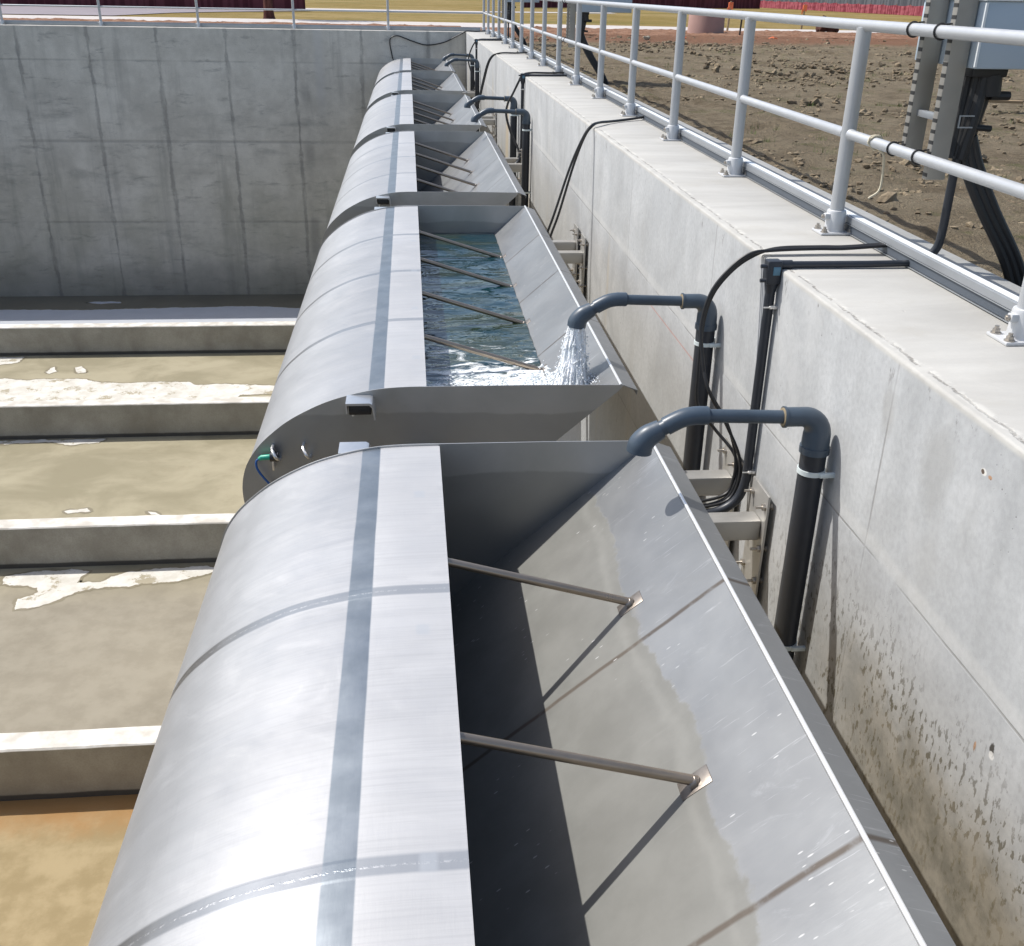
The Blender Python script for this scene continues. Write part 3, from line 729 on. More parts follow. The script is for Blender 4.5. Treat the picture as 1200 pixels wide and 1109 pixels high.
for i in range(1, 6): dup(pipe, (PXX, PYS[i], -8.17), PLAB[i])

# ------------------------------------------------------------------ steel wall brackets in each gap
def make_bracket():
    O = (WX, 0, -1.85); y = 0
    root = empty('wall_bracket', O, '', 'bracket', 'steel brackets carrying the bucket pivots')
    m = MB(); m.box((WX-.034, y, -1.45), (.012, .25, .78), bev=.002); bp = m.build('back_plate', M_beam, root, O)
    m = MB(); m.box((.98, y-.02, -1.275), (1.50, .115, .115), bev=.012); m.build('beam', M_beam, root, O)
    for z in (-1.13, -1.37, -1.56, -1.75):
        for dy in (-.095, .095):
            m = MB(); m.bolt((WX-.001, y+dy, z), (-1, 0, 0), .014, .075); m.tube([(WX-.04, y+dy, z), (WX-.056, y+dy, z)], .019, 6)
            m.build('bolt', M_bolt, bp, O)
    m = MB(); m.box((.10, y-.02, -1.20), (.16, .11, .035), bev=.005); m.tube([(.0, y-.07, -1.2), (.0, y+.05, -1.2)], .085, 18)
    m.build('bearing', M_bolt, root, O)
    return root
GN = ['first', 'second', 'third', 'fourth', 'fifth']
GW = ['gap between the nearest bucket and the water filled bucket', 'gap behind the water filled bucket', 'gap between the third and fourth buckets', 'gap between the fourth and fifth buckets', 'gap before the last bucket']
br = make_bracket(); first = True
for g in range(5):
    ya, yb_ = BY[g]+BL+.12, BY[g+1]-.14
    if yb_-ya < .3: mid = (ya+yb_)/2; ya, yb_ = mid-.16, mid+.16
    for q, y in enumerate((ya, yb_)):
        lab = ('nearer' if q == 0 else 'farther')+' steel wall bracket in the '+GW[g]
        if first: br.location = (WX, y, -1.85); br['label'] = lab; first = False
        else: dup(br, (WX, y, -1.85), lab)

# ------------------------------------------------------------------ conduits and cables
def make_conduit():
    O = (1.735, 0, -1.35); y = 0
    root = empty('conduit', O, '', 'conduit', 'black conduits with junction boxes on the wall edge')
    m = MB(); m.tube([(2.425, y, .022), (2.2, y-.003, .020), (1.79, y, .019)], .0165, 12); m.build('top_pipe', M_blackpipe, root, O)
    m = MB(); m.box((1.733, y, -.015), (.072, .07, .115), bev=.008)
    m.tube([(1.765, y, .019), (1.825, y, .019)], .022, 14); m.tube([(1.735, y, -.07), (1.735, y, -.125)], [.034, .024], 14)
    m.tube([(1.70, y-.015, .015), (1.668, y-.015, .015)], .010, 8); m.tube([(1.70, y-.015, -.055), (1.672, y-.015, -.055)], .010, 8)
    b = m.build('junction_box', M_blackpipe, root, O)
    m = MB(); m.box((1.742, y-.0365, -.005), (.034, .004, .040), bev=.001); m.build('sticker', M_sticker, b, O)
    m = MB(); m.tube(spline([(1.735, y, -.08), (1.735, y, -.5), (1.735, y, -1.0), (1.733, y, -1.14), (1.70, y, -1.25), (1.62, y, -1.315), (1.50, y-.01, -1.335), (1.2, y-.04, -1.34)], 6), .025, 14)
    m.build('drop_pipe', M_blackpipe, root, O)
    for z in (-.185, -1.08):
        m = MB(); m.tube([(1.736, y, z-.009), (1.736, y, z+.009)], .0245, 14); m.box((1.756, y, z), (.028, .075, .016), bev=.002); m.bolt((1.742, y-.032, z), (-1, 0, 0), .008, .03)
        m.build('pipe_strap', M_bright, root, O)
    return root
M_sticker = simple('blue_sticker', (.10, .22, .30), .4)
cd = make_conduit(); CY = [4.74, 16.62, 28.3]
for i, lab in enumerate(['nearest black conduit with junction box, dropping over the wall edge beside the running pipe',
                         'black conduit with junction box dropping between the middle pair of fill pipes',
                         'farthest black conduit with junction box, near the tank corner']):
    if i == 0: cd.location = (1.735, CY[0], -1.35); cd['label'] = lab
    else: dup(cd, (1.735, CY[i], -1.35), lab)

def cable(paths, r, label, group='black cables hanging over the wall edge'):
    m = MB()
    for p in paths: m.tube(spline(p, 8), r, 8)
    return tag(m.build('cable', M_cable), label, 'cable', group)
a = [(2.43, 5.02, .05), (2.2, 5.02, .035), (2.055, 5.02, .035), (1.83, 5.01, .03), (1.70, 5., .0), (1.60, 5., -.08), (1.52, 5., -.2), (1.484, 4.99, -.36), (1.49, 4.95, -.5), (1.51, 4.86, -.66), (1.62, 4.84, -.85), (1.70, 4.80, -1.02), (1.71, 4.78, -1.15), (1.66, 4.77, -1.27), (1.5, 4.74, -1.30), (1.2, 4.70, -1.31)]
b = [(x+.012, y+.02, z-.012 if x < 1.8 else z) for x, y, z in a[:8]]+[(1.485, 4.98, -.62), (1.50, 4.97, -.80), (1.60, 4.96, -.93), (1.70, 4.86, -1.05), (1.70, 4.80, -1.18), (1.62, 4.79, -1.29), (1.3, 4.75, -1.33)]
c = [(x-.010, y-.02, z+.014 if x < 1.8 else z) for x, y, z in a[:9]]+[(1.515, 4.88, -.66), (1.635, 4.86, -.86), (1.69, 4.83, -1.03), (1.69, 4.81, -1.16), (1.64, 4.80, -1.26), (1.4, 4.76, -1.29)]
cable([a, b, c], .009, 'bundle of black cables looping over the wall edge beside the nearest junction box')
a = [(2.42, 10.95, .03), (2.2, 10.8, .018), (2.0, 10.6, .022), (1.86, 10.4, .034), (1.765, 10.25, .022), (1.68, 10.2, -.075), (1.58, 10.2, -.354), (1.455, 10.2, -.81), (1.37, 10.2, -1.065), (1.25, 10.2, -1.5)]
b = [(x-(.02 if i < 5 else .05*min(1, (i-4)/3)), y-.025, z) for i, (x, y, z) in enumerate(a)]
cable([a, b], .012, 'pair of black cables hanging over the wall behind the running pipe')
a = [(2.43, 16.95, .04), (2.2, 16.95, .03), (1.90, 16.94, .03), (1.76, 16.93, .0), (1.70, 16.93, -.1), (1.61, 16.93, -.28), (1.535, 16.93, -.42), (1.51, 16.92, -.6), (1.585, 16.9, -.86), (1.69, 16.8, -1.08), (1.70, 16.72, -1.2), (1.6, 16.7, -1.30), (1.3, 16.66, -1.34)]
cable([a, [(x+.012, y+.03, z) for x, y, z in a]], .014, 'black cables bowing out beside the middle junction box')
a = [(2.42, 22.4, .04), (2.2, 22.4, .03), (1.93, 22.4, .03), (1.80, 22.4, .005), (1.71, 22.4, -.04), (1.62, 22.4, -.2), (1.515, 22.4, -.6), (1.425, 22.4, -.96), (1.3, 22.4, -1.4)]
cable([a, [(x-.03, y-.04, z) for x, y, z in a]], .015, 'black cables draped over the wall before the farthest pair of pipes')
a = [(2.42, 28.5, .04), (2.1, 28.5, .03), (1.82, 28.5, .02), (1.70, 28.5, -.06), (1.58, 28.5, -.3), (1.55, 28.5, -.55), (1.66, 28.4, -.9), (1.70, 28.35, -1.15), (1.5, 28.3, -1.33)]
cable([a], .018, 'black cable bowing out beside the farthest junction box')
a = [(-.47, 33.6, -.80), (-.50, 33.94, -.756), (-.566, 33.95, -.37), (-.534, 33.95, -.20), (-.35, 33.95, -.127), (-.1, 33.95, -.2), (.1, 33.95, -.27), (.55, 33.95, -.38), (1.08, 33.95, -.30), (1.45, 33.95, -.13), (1.70, 33.95, -.005), (1.80, 34.0, .03), (2.1, 34.1, .02), (2.42, 34.2, .04)]
cable([a], .018, 'single black cable sagging across the top of the shaded end wall', None)

# ------------------------------------------------------------------ handrails
PX = 2.345; PY = [3.60+1.93*i for i in range(-2, 17)]
hr = empty('handrail', (PX, 17., 0), 'long pale aluminium two bar handrail on the sunlit wall', 'handrail'); O = tuple(hr.location)
RT, RM = 1.065, .53
def rail_post(x, y, parent, O, ax='y'):
    m = MB(); m.tube([(x, y, .115), (x, y, RT-.012)], .0385, 20); p = m.build('post', M_alu, parent, O)
    m = MB(); m.box((x, y, .0075), (.20, .15, .013) if ax == 'y' else (.15, .20, .013), bev=.003)
    m.lathe([(.058, .012), (.054, .035), (.053, .115), (.050, .125), (.046, .127)], (x, y, .002), 24)
    m.box((x-.058, y-.012, .095), (.03, .035, .032), bev=.004)
    b = m.build('base_shoe', M_alushoe, p, O)
    for dx in (-.075, .075):
        for dy in (-.05, .05):
            q = (x+dx, y+dy) if ax == 'y' else (x+dy, y+dx)
            m = MB(); m.tube([(q[0], q[1], .0135), (q[0], q[1], .019)], .021, 12); m.tube([(q[0], q[1], .0185), (q[0], q[1], .033)], .015, 6); m.tube([(q[0], q[1], .03), (q[0], q[1], .045)], .009, 8)
            m.build('anchor_bolt', M_bolt, p, O)
    m = MB(); m.bolt((x-.0725, y-.012, .095), (-1, 0, 0), .011, .004); m.build('set_screw', M_bolt, p, O)
for y in PY: rail_post(PX, y, hr, O)
yA, yB = PY[0]-.3, PY[-1]
m = MB(); m.tube([(PX, yA, RT), (PX, yB, RT)], .0275, 18)
for y in (5.0, 10.9, 16.7, 22.5, 28.3): m.tube([(PX, y-.003, RT), (PX, y+.003, RT)], .0262, 18)
m.build('top_rail', M_alu, hr, O)
m = MB(); yy = [yA]+PY+[yB]
for a, b in zip(yy[:-1], yy[1:]):
    if b-a > .1: m.tube([(PX, a+(.037 if a != yA else 0), RM), (PX, a+.06, RM), (PX, b-.06, RM), (PX, b-.037, RM)], [.031, .0265, .0265, .031], 18)
m.build('mid_rail', M_alu, hr, O)
FX = [2.25-2.86*i for i in range(0, 9)]; FYR = FY+.42
fr = empty('handrail', (-8, FYR, 0), 'thin two bar handrail with toe board along the shaded end wall', 'handrail'); O = tuple(fr.location)
for x in FX[1:]: rail_post(x, FYR, fr, O, 'x')
m = MB(); m.tube([(FX[-1], FYR, RT), (PX, FYR, RT)], .0275, 14); m.build('top_rail', M_alu, fr, O)
m = MB(); m.tube([(FX[-1], FYR, RM), (PX, FYR, RM)], .0265, 14); m.build('mid_rail', M_alu, fr, O)
m = MB(); m.box(((FX[-1]+PX-.1)/2, FYR+.10, .062), (PX-.1-FX[-1], .012, .12), bev=.002); m.build('toe_board', M_galv, fr, O)

# cable channel beside the posts
ch = empty('cable_channel', (2.47, 10, 0), 'stacked galvanised strut channel running along the wall top behind the posts', 'cable channel'); O = tuple(ch.location)
ya, yb_ = -1.5, 33.4
m = MB()
cs = [(2.405, .006), (2.446, .006), (2.446, .058), (2.405, .058), (2.405, .054), (2.4075, .054), (2.4075, .0555), (2.4435, .0555), (2.4435, .0085), (2.4075, .0085), (2.4075, .010), (2.405, .010)]
m.prism(cs, ya, yb_); m.build('lower_channel', M_galv, ch, O, 20)
m = MB(); m.box((2.4345, (ya+yb_)/2, .0785), (.055, yb_-ya, .038), bev=.003); m.build('upper_channel', M_galv, ch, O, 20)
m = MB(); m.box((2.440, (ya+yb_)/2, .100), (.040, yb_-ya, .003)); m.build('cover_strip', M_paneled, ch, O, 20)
m = MB(); m.box((2.4270, (ya+yb_)/2, .032), (.028, yb_-ya, .040)); m.build('recess_shade', M_slotdark, ch, O, 20)  # dark filler added for the shade inside the open channel

# ------------------------------------------------------------------ control panels on strut posts
def make_stand():
    y = 0.; O = (2.44, y, .5)
    root = empty('control_panel', O, '', 'control panel', 'control panels along the handrail')
    for dy, zb in ((-.14, .43), (.13, .49)):
        m = MB(); xx = 2.437
        m.box((xx, y+dy, (zb+2.1)/2), (.092, .045, 2.1-zb), bev=.004)
        m.build('strut_post', M_strutm, root, O)
    m = MB(); m.box((2.90, y+.08, 1.055), (.82, .60, .275), bev=.01); bx = m.build('enclosure', M_panel, root, O)
    m = MB(); m.box((2.90, y+.08, 1.198), (.84, .62, .012), bev=.003); m.box((2.492, y-.219, 1.055), (.010, .010, .26)); m.build('enclosure_lit_edge', M_paneled, bx, O)  # pale corner strip paints in the enclosure's sunlit edge
    m = MB(); m.box((2.93, y+.10, 1.225), (.34, .30, .04), bev=.008); m.build('lid', M_paneled, bx, O)
    m = MB(); m.box((2.437, y, .70), (.03, .24, .03), bev=.003); m.box((2.437, y, 1.75), (.04, .30, .041), bev=.003); m.build('cross_strut', M_galv, root, O)
    m = MB()
    for k, (dx, dy) in enumerate(((0, 0), (.042, .01), (-.03, .02), (.02, -.03), (.07, .02))):
        m.tube(spline([(2.575+dx, y-.10+dy, .96), (2.572+dx, y-.10+dy, .82), (2.558+dx*.8, y-.11+dy, .68), (2.54+dx*.6, y-.12+dy*.6, .52)], 6), .027, 10)
    m.box((2.60, y-.10, .905), (.17, .13, .05), bev=.01); m.tube([(2.64, y-.13, .80), (2.73, y-.13, .80)], .02, 10); m.tube([(2.60, y-.12, .66), (2.68, y-.12, .655)], .014, 10)
    m.tube([(2.63, y-.12, .89), (2.64, y-.12, .80)], .05, 12)
    m.build('cable_bundle', M_cable, root, O)
    m = MB(); m.box((2.53, y-.165, .715), (.07, .006, .006)); m.box((2.53, y-.165, .665), (.07, .006, .006)); m.box((2.497, y-.165, .69), (.006, .006, .056)); m.build('cable_clamp', M_galv, root, O)
    m = MB(); m.tube(spline([(2.548, y-.12, .60), (2.545, y-.12, .46), (2.545, y-.12, .30), (2.55, y-.11, .18), (2.545, y-.10, .10), (2.51, y-.09, .052), (2.45, y-.09, .05)], 8), .021, 12); m.build('bent_conduit', M_blackpipe, root, O)
    m = MB()
    for dx in (0, .036, .07):
        m.tube(spline([(2.555+dx*.7, y-.11, .62), (2.60+dx, y-.11, .48), (2.72+dx, y-.12, .28), (2.88+dx, y-.13, .05), (2.98+dx, y-.13, -.14)], 8), .023, 10)
    m.build('ground_cables', M_cable, root, O)
    for zz, r_ in ((RT, .0285), (RM, .0275)):
        for dy in (-.14, .13):
            n = 20; P = [(PX+(r_+.004)*math.cos(6.2832*i/n), y+dy+.004*math.sin(6.28*i/n), zz+(r_+.004)*math.sin(6.2832*i/n)) for i in range(n+1)]
            m = MB(); m.tube(P, .0045, 6); m.tube([(PX+.02, y+dy, zz+.030), (PX+.075, y+dy, zz+.036)], .004, 6)
            m.build('wire_tie', M_cable, root, O)
    return root
st = make_stand(); SY = [4.84, 16.55, 28.3]
for i, lab in enumerate(['nearest pale blue control panel on slotted struts tied to the handrail, black cables below',
                         'second pale blue control panel standing behind the handrail in the middle distance',
                         'farthest pale blue control panel behind the handrail, near the tank corner']):
    if i == 0: st.location = (2.44, SY[0], .5); st['label'] = lab
    else: dup(st, (2.44, SY[i], .5), lab)
m = MB(); 
m.tube(spline([(PX-.03, 5.18, RM+.02), (PX+.0, 5.18, RM+.034), (PX+.035, 5.18, RM+.01), (PX+.02, 5.17, RM-.03), (PX+.05, 5.17, RM-.06), (PX+.075, 5.2, RM-.16), (PX+.07, 5.2, RM-.24), (PX+.02, 5.2, RM-.28)], 6), .006, 6)
m.tube(spline([(PX-.035, 5.19, RM), (PX-.02, 5.19, RM+.03), (PX+.03, 5.19, RM+.025), (PX+.01, 5.19, RM-.035), (PX-.035, 5.19, RM)], 6), .006, 6)
tag(m.build('string', simple('pale_string', (.55, .50, .38), .8)), 'frayed pale string tied round the middle bar and hanging', 'string')

# ------------------------------------------------------------------ ground and background
def ground_sheet(name, polys, z, mat, label):
    m = MB()
    for P in polys:
        n = len(P); m.add([(x, y, z) for x, y in P], [tuple(range(n))])
    return tag(m.build(name, mat), label, kind='structure')
g = Mat('yellow_grass'); f1 = g.noise(.12, 6, .6); f2 = g.noise(1.3, 8, .75); f3 = g.noise(.05, 3, .5, vec=g.scaled((1., 3., 1.)))
col = g.mix(g.rng(f1, .35, .65), (.20, .145, .045), (.27, .20, .085)); col = g.mix(g.math('MULTIPLY', g.rng(f2, .45, .7), .6), col, (.085, .075, .016))
col = g.mix(g.math('MULTIPLY', g.rng(f3, .55, .7), .5), col, (.10, .11, .025))
M_grass = g.out(col, .95, 0., g.bump(f2, .8, .1), .1)
xs = [-900, LX-1.0, WO-.01, 900]; yv = [-700, NY-1.2, FY+1.0-.01, 1200]
polys = []
for i in range(3):
    for j in range(3):
        if i == 1 and j == 1: continue
        polys.append([(xs[i], yv[j]), (xs[i+1], yv[j]), (xs[i+1], yv[j+1]), (xs[i], yv[j+1])])
ground_sheet('ground', polys, -.15, M_grass, 'wide yellowed grass ground around the tank')
rd = Mat('pale_road'); f = rd.noise(.6, 6, .6)
M_road = rd.out(rd.mix(f, (.42, .385, .36), (.56, .52, .49)), .9, 0., rd.bump(rd.noise(9, 4), .2, .02), .2)
rd = Mat('asphalt_lane'); f = rd.noise(.5, 6, .6)
M_asph = rd.out(rd.mix(f, (.21, .185, .20), (.29, .26, .275)), .9, 0., None, .2)
ground_sheet('road', [[(-90, 42.0), (-6, 43.0), (7, 41.6), (14, 40.6), (90, 33), (90, 38), (15.2, 46.0), (8, 47.2), (-6.5, 48.7), (-90, 48.9)]], -.118, M_road, 'pale road crossing behind the tank')
ground_sheet('asphalt_lane', [[(-90, 49.4), (-12.9, 50.2), (-11.6, 57), (-9.5, 61), (-5.5, 66), (-6.5, 68.6), (-90, 65.4)]], -.122, M_asph, 'mauve grey asphalt lane beyond the road at left')
ground_sheet('asphalt_lane', [[(-7, 71), (3, 70), (14, 74), (14, 76.5), (3, 73.5), (-7, 74.5)]], -.126, M_road, 'pale lane far away across the grass')
rdm = Mat('red_dirt'); f = rdm.noise(1.1, 8, .7); f2 = rdm.noise(5., 6, .7)
col = rdm.mix(rdm.rng(f, .3, .7), (.20, .10, .06), (.33, .205, .14)); col = rdm.mix(rdm.math('MULTIPLY', rdm.rng(f2, .5, .7), .6), col, (.14, .06, .035))
M_red = rdm.out(col, .95, 0., rdm.bump(rdm.math('ADD', f, f2), 1., .12), .1)
def rough_ground(name, x0, x1, y0, y1, nx, ny, z, amp, mat, label, px=1., py=1.):
    m = MB(); vs = []; fs = []
    for j in range(ny+1):
        for i in range(nx+1):
            x = x0+(x1-x0)*(i/nx)**px; y = y0+(y1-y0)*(j/ny)**py
            h = noise.fractal((x*1.1, y*1.1, 0), .8, 2.1, 6)
            b = noise.noise((x*.22, y*.22, 5))
            k = 1.3*max(0, noise.noise((x*3.3, y*3.3, 7)))**1.5+.9*max(0, noise.noise((x*8.1, y*8.1, 1)))**1.5
            e = min(1, (i/16)**1.5, j/6 if y0 > 0 else 1, (nx-i)/6, (ny-j)/6)
            vs.append((x, y, z+e*amp*(.45*h+b*.6+k*(.6+.8*max(0, b+.2)))-.02*(1-e)))
    for j in range(ny):
        for i in range(nx): a = j*(nx+1)+i; fs.append((a, a+1, a+nx+2, a+nx+1))
    m.add(vs, fs); return tag(m.build(name, mat, ang=180), label, kind='structure')
def m_ADD(q, a, b): return q.math('ADD', a, b)
sm = Mat('bare_soil'); f1 = sm.noise(.45, 5, .6); f2 = sm.noise(3.2, 8, .72); f3 = sm.noise(17, 6, .75); f4 = sm.noise(1.5, 6, .7)
col = sm.mix(sm.rng(f2, .32, .68), (.185, .145, .095), (.33, .27, .185))
col = sm.mix(sm.math('MULTIPLY', sm.rng(f1, .42, .68), .55), col, (.34, .285, .20))
col = sm.mix(sm.math('MULTIPLY', sm.rng(f3, .5, .72), .6), col, (.065, .048, .034))
gr = sm.math('MULTIPLY', sm.rng(f4, .53, .66), sm.rng(f3, .40, .55))
col = sm.mix(sm.math('MULTIPLY', gr, .7), col, (.15, .16, .065))
yy_ = sm.xyz()[1]
rr_ = sm.rng(sm.math('ADD', yy_, sm.math('MULTIPLY', f2, 4.)), 30.5, 34.)
col = sm.mix(sm.math('MULTIPLY', rr_, .75), col, (.27, .125, .075))
M_soil = sm.out(col, .95, 0., sm.bump(sm.math('ADD', m_ADD(sm, f2, f3), sm.noise(55, 4, .7)), 1., .07), .1)
rough_ground('soil', WO+.002, 26., -3., 36.5, 300, 420, -.085, .058, M_soil, 'bare rough brown soil beside the tank wall', 1.5, 1.25)
rough_ground('red_dirt', 2.0, 40., 35.8, 41.2, 220, 60, -.06, .09, M_red, 'strip of red dirt before the road at right')
rough_ground('red_dirt', -40., 1.98, FY+1.05, 42.4, 220, 60, -.06, .07, M_red, 'strip of red dirt behind the end wall')
# clods
m = MB()
def clod(m, x, y, r):
    blob(m, (x, y, -.085+r*.25), r, 1 if r < .05 else 2, (random.uniform(.8, 1.6), random.uniform(.7, 1.3), random.uniform(.55, .95)), .8)
for k in range(9000):
    y = 3.2+random.random()**1.25*31; x = WO+.08+random.random()**1.3*(3.+y*.55)
    if noise.noise((x*.3, y*.3, 2))+random.random()*.7 < .30: continue
    clod(m, x, y, random.uniform(.006, .020)*(1+y*.045))
for k in range(260):
    y = random.uniform(17, 31); x = random.uniform(5.5, 17)
    clod(m, x, y, random.uniform(.025, .075))
for k in range(26):
    y = random.uniform(5, 14); x = WO+.3+random.random()*5
    clod(m, x, y, random.uniform(.03, .075))
cm = Mat('clod_soil'); f = cm.noise(4., 6, .7)
M_clod = cm.out(cm.mix(cm.rng(f, .3, .7), (.13, .10, .068), (.29, .235, .16)), .95, 0., cm.bump(cm.noise(30, 5), .8, .02), .1)
tag(m.build('clods', M_clod, ang=25), 'loose clods and crumbs of earth on the soil', kind='stuff')
# weeds
m = MB()
for k in range(260):
    y = 3.6+random.random()**1.5*22; x = WO+.15+random.random()*(2.+y*.35)
    if noise.noise((x*.45, y*.45, 9)) < .08: continue
    for q in range(10):
        a = random.random()*6.28; h = random.uniform(.02, .06); dx, dy = math.cos(a)*h*.7, math.sin(a)*h*.7
        px, py = x+random.gauss(0, .03), y+random.gauss(0, .03); w = .004
        m.add([(px-w*dy/h, py+w*dx/h, -.06), (px+w*dy/h, py-w*dx/h, -.06), (px+dx, py+dy, -.045+h)], [(0, 1, 2)])
tag(m.build('weeds', simple('weed_green', (.10, .14, .03), .8, 0., .4, 3)), 'sparse low green weeds sprouting from the soil', kind='stuff')

# concrete riser ring, stakes and scraps by the road
r0 = empty('manhole_riser', (10.34, 37.9, -.06), 'squat pinkish concrete riser ring standing on the red dirt', 'manhole riser'); O = tuple(r0.location)
m = MB(); m.lathe([(.64, -.05), (.63, .0), (.62, .60), (.60, .64), (.50, .64), (.49, .58)], (10.34, 37.9, -.06), 32)
m.build('ring', simple('pink_concrete', (.34, .215, .185), .9, 0., .2, 2, .2), r0, O)
m = MB(); m.lathe([(.47, .55), (.47, .70), (.44, .73), (.2, .74)], (10.34, 37.9, -.06), 28); m.build('lid', simple('rust_lid', (.15, .06, .045), .8), r0, O)
M_orange = simple('orange_paint', (.75, .17, .06), .7); M_wood = simple('stake_wood', (.30, .21, .12), .85, 0., .3, 6)
def stake(x, y, h, label, mat):
    e = empty('marker_stake', (x, y, -.06), label, 'stake', 'marker stakes by the road'); O = tuple(e.location)
    m = MB(); m.tube([(x, y, -.15), (x+.03, y, h*.6)], .045, 8); m.tube([(x+.03, y, h*.6), (x+.05, y, h)], [.045, .03], 8); m.build('shaft', M_wood, e, O)
    m = MB(); m.box((x+.05, y, h*.82), (.18, .07, .26), bev=.02); m.box((x-.06, y-.02, h*.66), (.05, .02, .20), bev=.005); m.build('flag', mat, e, O)
stake(12.4, 42.3, .95, 'stake with an orange ribbon just right of the concrete riser', M_orange)
stake(17.0, 46.8, .85, 'second orange ribboned stake, right of the first by the road', M_orange)
m = MB(); m.tube([(11.05, 36.2, -.1), (11.08, 36.2, .70)], .03, 8); tag(m.build('stake', M_slot), 'thin dark stake at the right side of the concrete riser', 'stake')
m = MB(); blob(m, (15.98, 41.2, .18), .32, 3, (1.1, .7, .85), .8); blob(m, (15.70, 41.2, .04), .17, 2, (1, .8, .8), .6); blob(m, (16.28, 41.2, .10), .2, 2, (.8, .8, 1), .7)
tag(m.build('dirt_lump', simple('dark_red_lump', (.09, .035, .025), .9, 0., .3, 4, .5)), 'dark reddish lump of earth lying at the road edge', 'dirt lump')
m = MB(); m.box((7.2, 13.0, .035), (.95, .11, .03), Matrix.Rotation(R(-14), 3, 'Z'), .004); tag(m.build('wooden_lath', M_wood), 'pale wooden lath lying flat on the soil', 'lath')
for k, (x, y, mt, lab) in enumerate(((8.3, 33.0, M_orange, 'orange scrap left of the concrete riser'), (11.3, 33.5, M_orange, 'orange scrap on the dirt right of the concrete riser'), (7.1, 32.6, M_white, 'small white scrap lying on the soil'))):
    m = MB(); blob(m, (x, y, -.03), .09, 2, (1.3, .6, .5), .7); tag(m.build('litter_scrap', mt), lab, 'litter')

# safety fences
def fence(P, h, mat, label, post_mat, step=2.4, holes=True):
    e = empty('mesh_fence', (P[0][0], P[0][1], -.15), label, 'fence', None); O = tuple(e.location)
    a, b = Vector((P[0][0], P[0][1], -.15)), Vector((P[1][0], P[1][1], -.15)); L = (b-a).length; d = (b-a)/L; nr = Vector((-d.y, d.x, 0))
    m = MB(); n = int(L/.22); vs = []; fs = []
    rows = 9
    for i in range(n+1):
        p = a+d*(L*i/n)
        sag = .05*abs(math.sin(math.pi*(L*i/n)/step))+.05*noise.noise((i*.2, 1, h))
        for r_ in range(rows+1):
            t = r_/rows; wv = .05*noise.noise((i*.4, t*3, h))
            vs.append(tuple(p+nr*wv+Vector((0, 0, (h-sag)*t+.02))))
    for i in range(n):
        for r_ in range(rows):
            k = i*(rows+1)+r_; fs.append((k, k+1, k+rows+2, k+rows+1))
    m.add(vs, fs); o = m.build('netting', mat, e, O, 180)
    so = o.modifiers.new('thick', 'SOLIDIFY'); so.thickness = .02
    m = MB(); k = 0
    while k <= L:
        p = a+d*k+nr*.05; m.tube([p, p+Vector((0, 0, h+.12))], .03, 8); k += step
    m.build('posts', post_mat, e, O)
    return e
def netmat(name, c1, c2, sc):
    m = Mat(name); f = m.noise(1.2, 5, .7); st = m.noise(sc, 2, .5, vec=m.scaled((1., 1., .05)))
    return m.out(m.mix(m.rng(st, .42, .58), m.mix(f, c1, tuple(x*.7 for x in c1)), c2), .8, 0., None, .2)
M_netred = netmat('red_netting', (.20, .030, .048), (.33, .09, .11), 5.); M_netmar = netmat('maroon_netting', (.105, .026, .035), (.15, .045, .055), 3.)
M_netgrey = netmat('grey_sheeting', (.075, .08, .095), (.115, .12, .135), 2.2)
fence([(38.5, 140), (41.3, 66)], .72, M_netred, 'bright red plastic mesh fence in front of grey sheeting', M_wood)
fence([(43, 150), (47.5, 60)], 3.4, M_netgrey, 'tall dark grey sheeted fence behind the red mesh', M_slot, 3.)
fence([(9.5, 92), (36, 112)], 1.5, M_netmar, 'dark maroon mesh fence across the far grass, right of the road post', M_wood, 3.)
fence([(-60, 66), (-6.2, 69)], 2.4, M_netmar, 'dark maroon mesh fence beyond the asphalt lane at left', M_wood, 3.)

# lone tree by the road
t = empty('tree', (-6.03, 49.4, -.09), 'lone tree with a dark reddish trunk beside the road', 'tree'); O = tuple(t.location)
bk = Mat('red_bark'); f = bk.noise(6., 6, .7, vec=bk.scaled((1, 1, .25)))
M_bark = bk.out(bk.mix(bk.rng(f, .3, .7), (.060, .022, .020), (.15, .065, .055)), .9, 0., bk.bump(f, .8, .05), .1)
m = MB(); m.tube([(-6.03, 49.4, -.3), (-6.03, 49.4, -.05), (-6.04, 49.4, .25), (-6.02, 49.4, 1.4), (-5.98, 49.42, 2.8), (-5.9, 49.4, 4.2)], [.34, .25, .21, .19, .17, .12], 14)
LIMB = []
for k in range(9):
    a = k*2.4; z0 = 2.7+k*.17; l = random.uniform(1.2, 2.1)
    p0 = Vector((-5.98, 49.4, z0)); p1 = p0+Vector((math.cos(a)*l*.5, math.sin(a)*l*.5, l*.45)); p2 = p0+Vector((math.cos(a)*l, math.sin(a)*l, l*.75)); LIMB += [p1, p2]
    m.tube(spline([p0, p1, p2], 4), [.075-.006*i for i in range(9)], 8)
m.build('trunk', M_bark, t, O, 60)
m = MB()
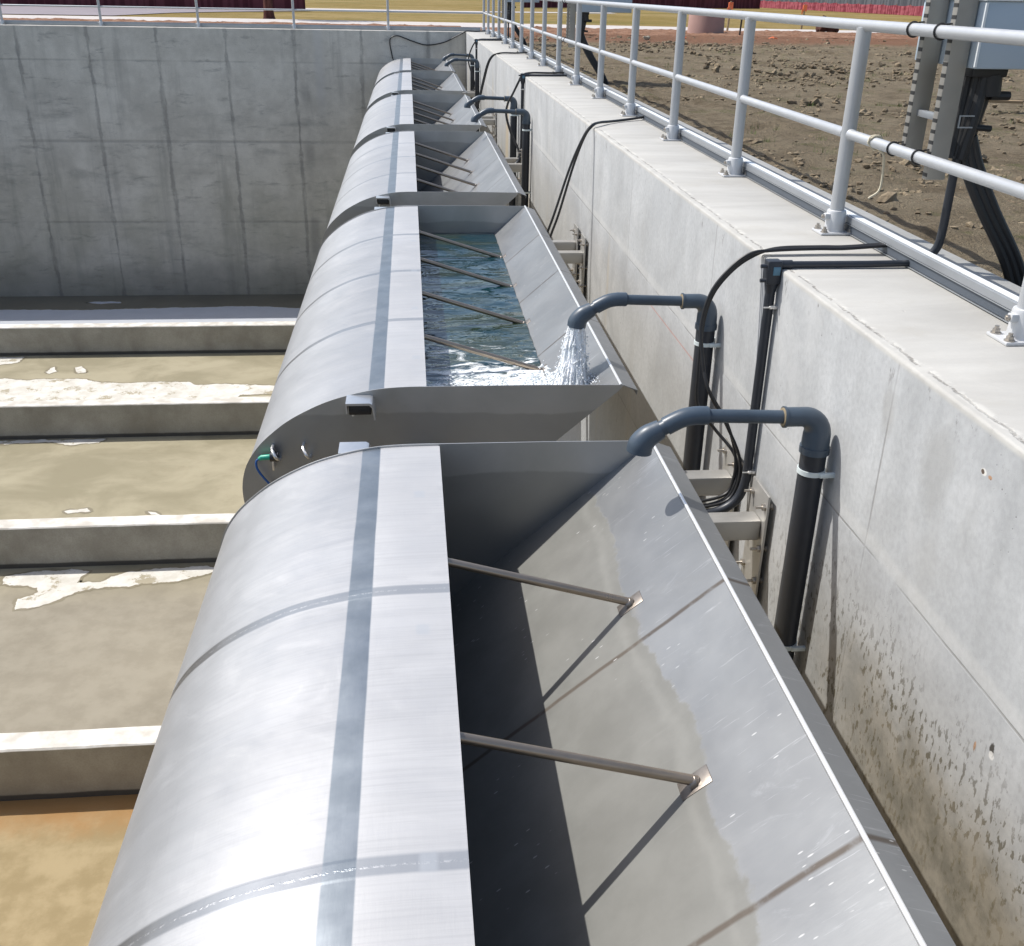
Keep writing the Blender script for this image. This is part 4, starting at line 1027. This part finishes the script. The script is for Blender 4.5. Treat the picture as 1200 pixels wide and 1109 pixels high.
for p in LIMB:
    for k in range(230):
        q = p+Vector((random.gauss(0, .42), random.gauss(0, .42), random.gauss(.1, .32))); s_ = random.uniform(.05, .11)
        u = Vector((random.gauss(0, 1), random.gauss(0, 1), random.gauss(0, 1))).normalized(); w = u.orthogonal().normalized()
        m.add([q-u*s_, q+w*s_*.5, q+u*s_, q-w*s_*.5], [(0, 1, 2, 3)])
m.build('crown', simple('tree_leaves', (.06, .085, .025), .7, 0., .5, 2), t, O, smooth=False)

# ------------------------------------------------------------------ light, sky, camera
sun = bpy.data.lights.new('sun', 'SUN'); sun.energy = 4.2; sun.angle = R(.5); sun.color = (1., .97, .925)
so = bpy.data.objects.new('sun', sun); COL.objects.link(so)
trav = Vector((.64, -.34, -1.0)).normalized()
so.rotation_euler = trav.to_track_quat('-Z', 'Y').to_euler()
so.location = (-10, 12, 20)
el = math.asin(-trav.z); az = math.atan2(-trav.x, -trav.y)
w = bpy.data.worlds.new("World"); SC.world = w; w.use_nodes = True
nt = w.node_tree; sk = nt.nodes.new('ShaderNodeTexSky'); sk.sky_type = 'NISHITA'; sk.sun_disc = False
sk.sun_elevation = el; sk.sun_rotation = az; sk.air_density = 1.0; sk.dust_density = 2.2; sk.ozone_density = .5
nt.links.new(sk.outputs[0], nt.nodes['Background'].inputs[0]); nt.nodes['Background'].inputs[1].default_value = .145

yaw, pitch, roll = .100972, .443784, -.0190170
cy, sy, cp, sp = math.cos(yaw), math.sin(yaw), math.cos(pitch), math.sin(pitch)
fw = Vector((sy*cp, cy*cp, -sp)); rt = Vector((cy, -sy, 0)); dn = fw.cross(rt)
r2 = rt*math.cos(roll)+dn*math.sin(roll); d2 = -rt*math.sin(roll)+dn*math.cos(roll)
cam = bpy.data.cameras.new('camera'); co = bpy.data.objects.new('camera', cam); COL.objects.link(co)
Mx = Matrix((r2, -d2, -fw)).transposed().to_4x4(); Mx.translation = Vector((0, 0, 1.2))
co.matrix_world = Mx
cam.sensor_fit = 'HORIZONTAL'; cam.sensor_width = 36; cam.lens = 36*1191.2/1200
cam.clip_start = .05; cam.clip_end = 3000
SC.camera = co
SC.cycles.diffuse_bounces = 8; SC.cycles.max_bounces = 14
vs_ = SC.view_settings; vs_.view_transform = 'Standard'; vs_.look = 'None'; vs_.gamma = 1; vs_.exposure = .20
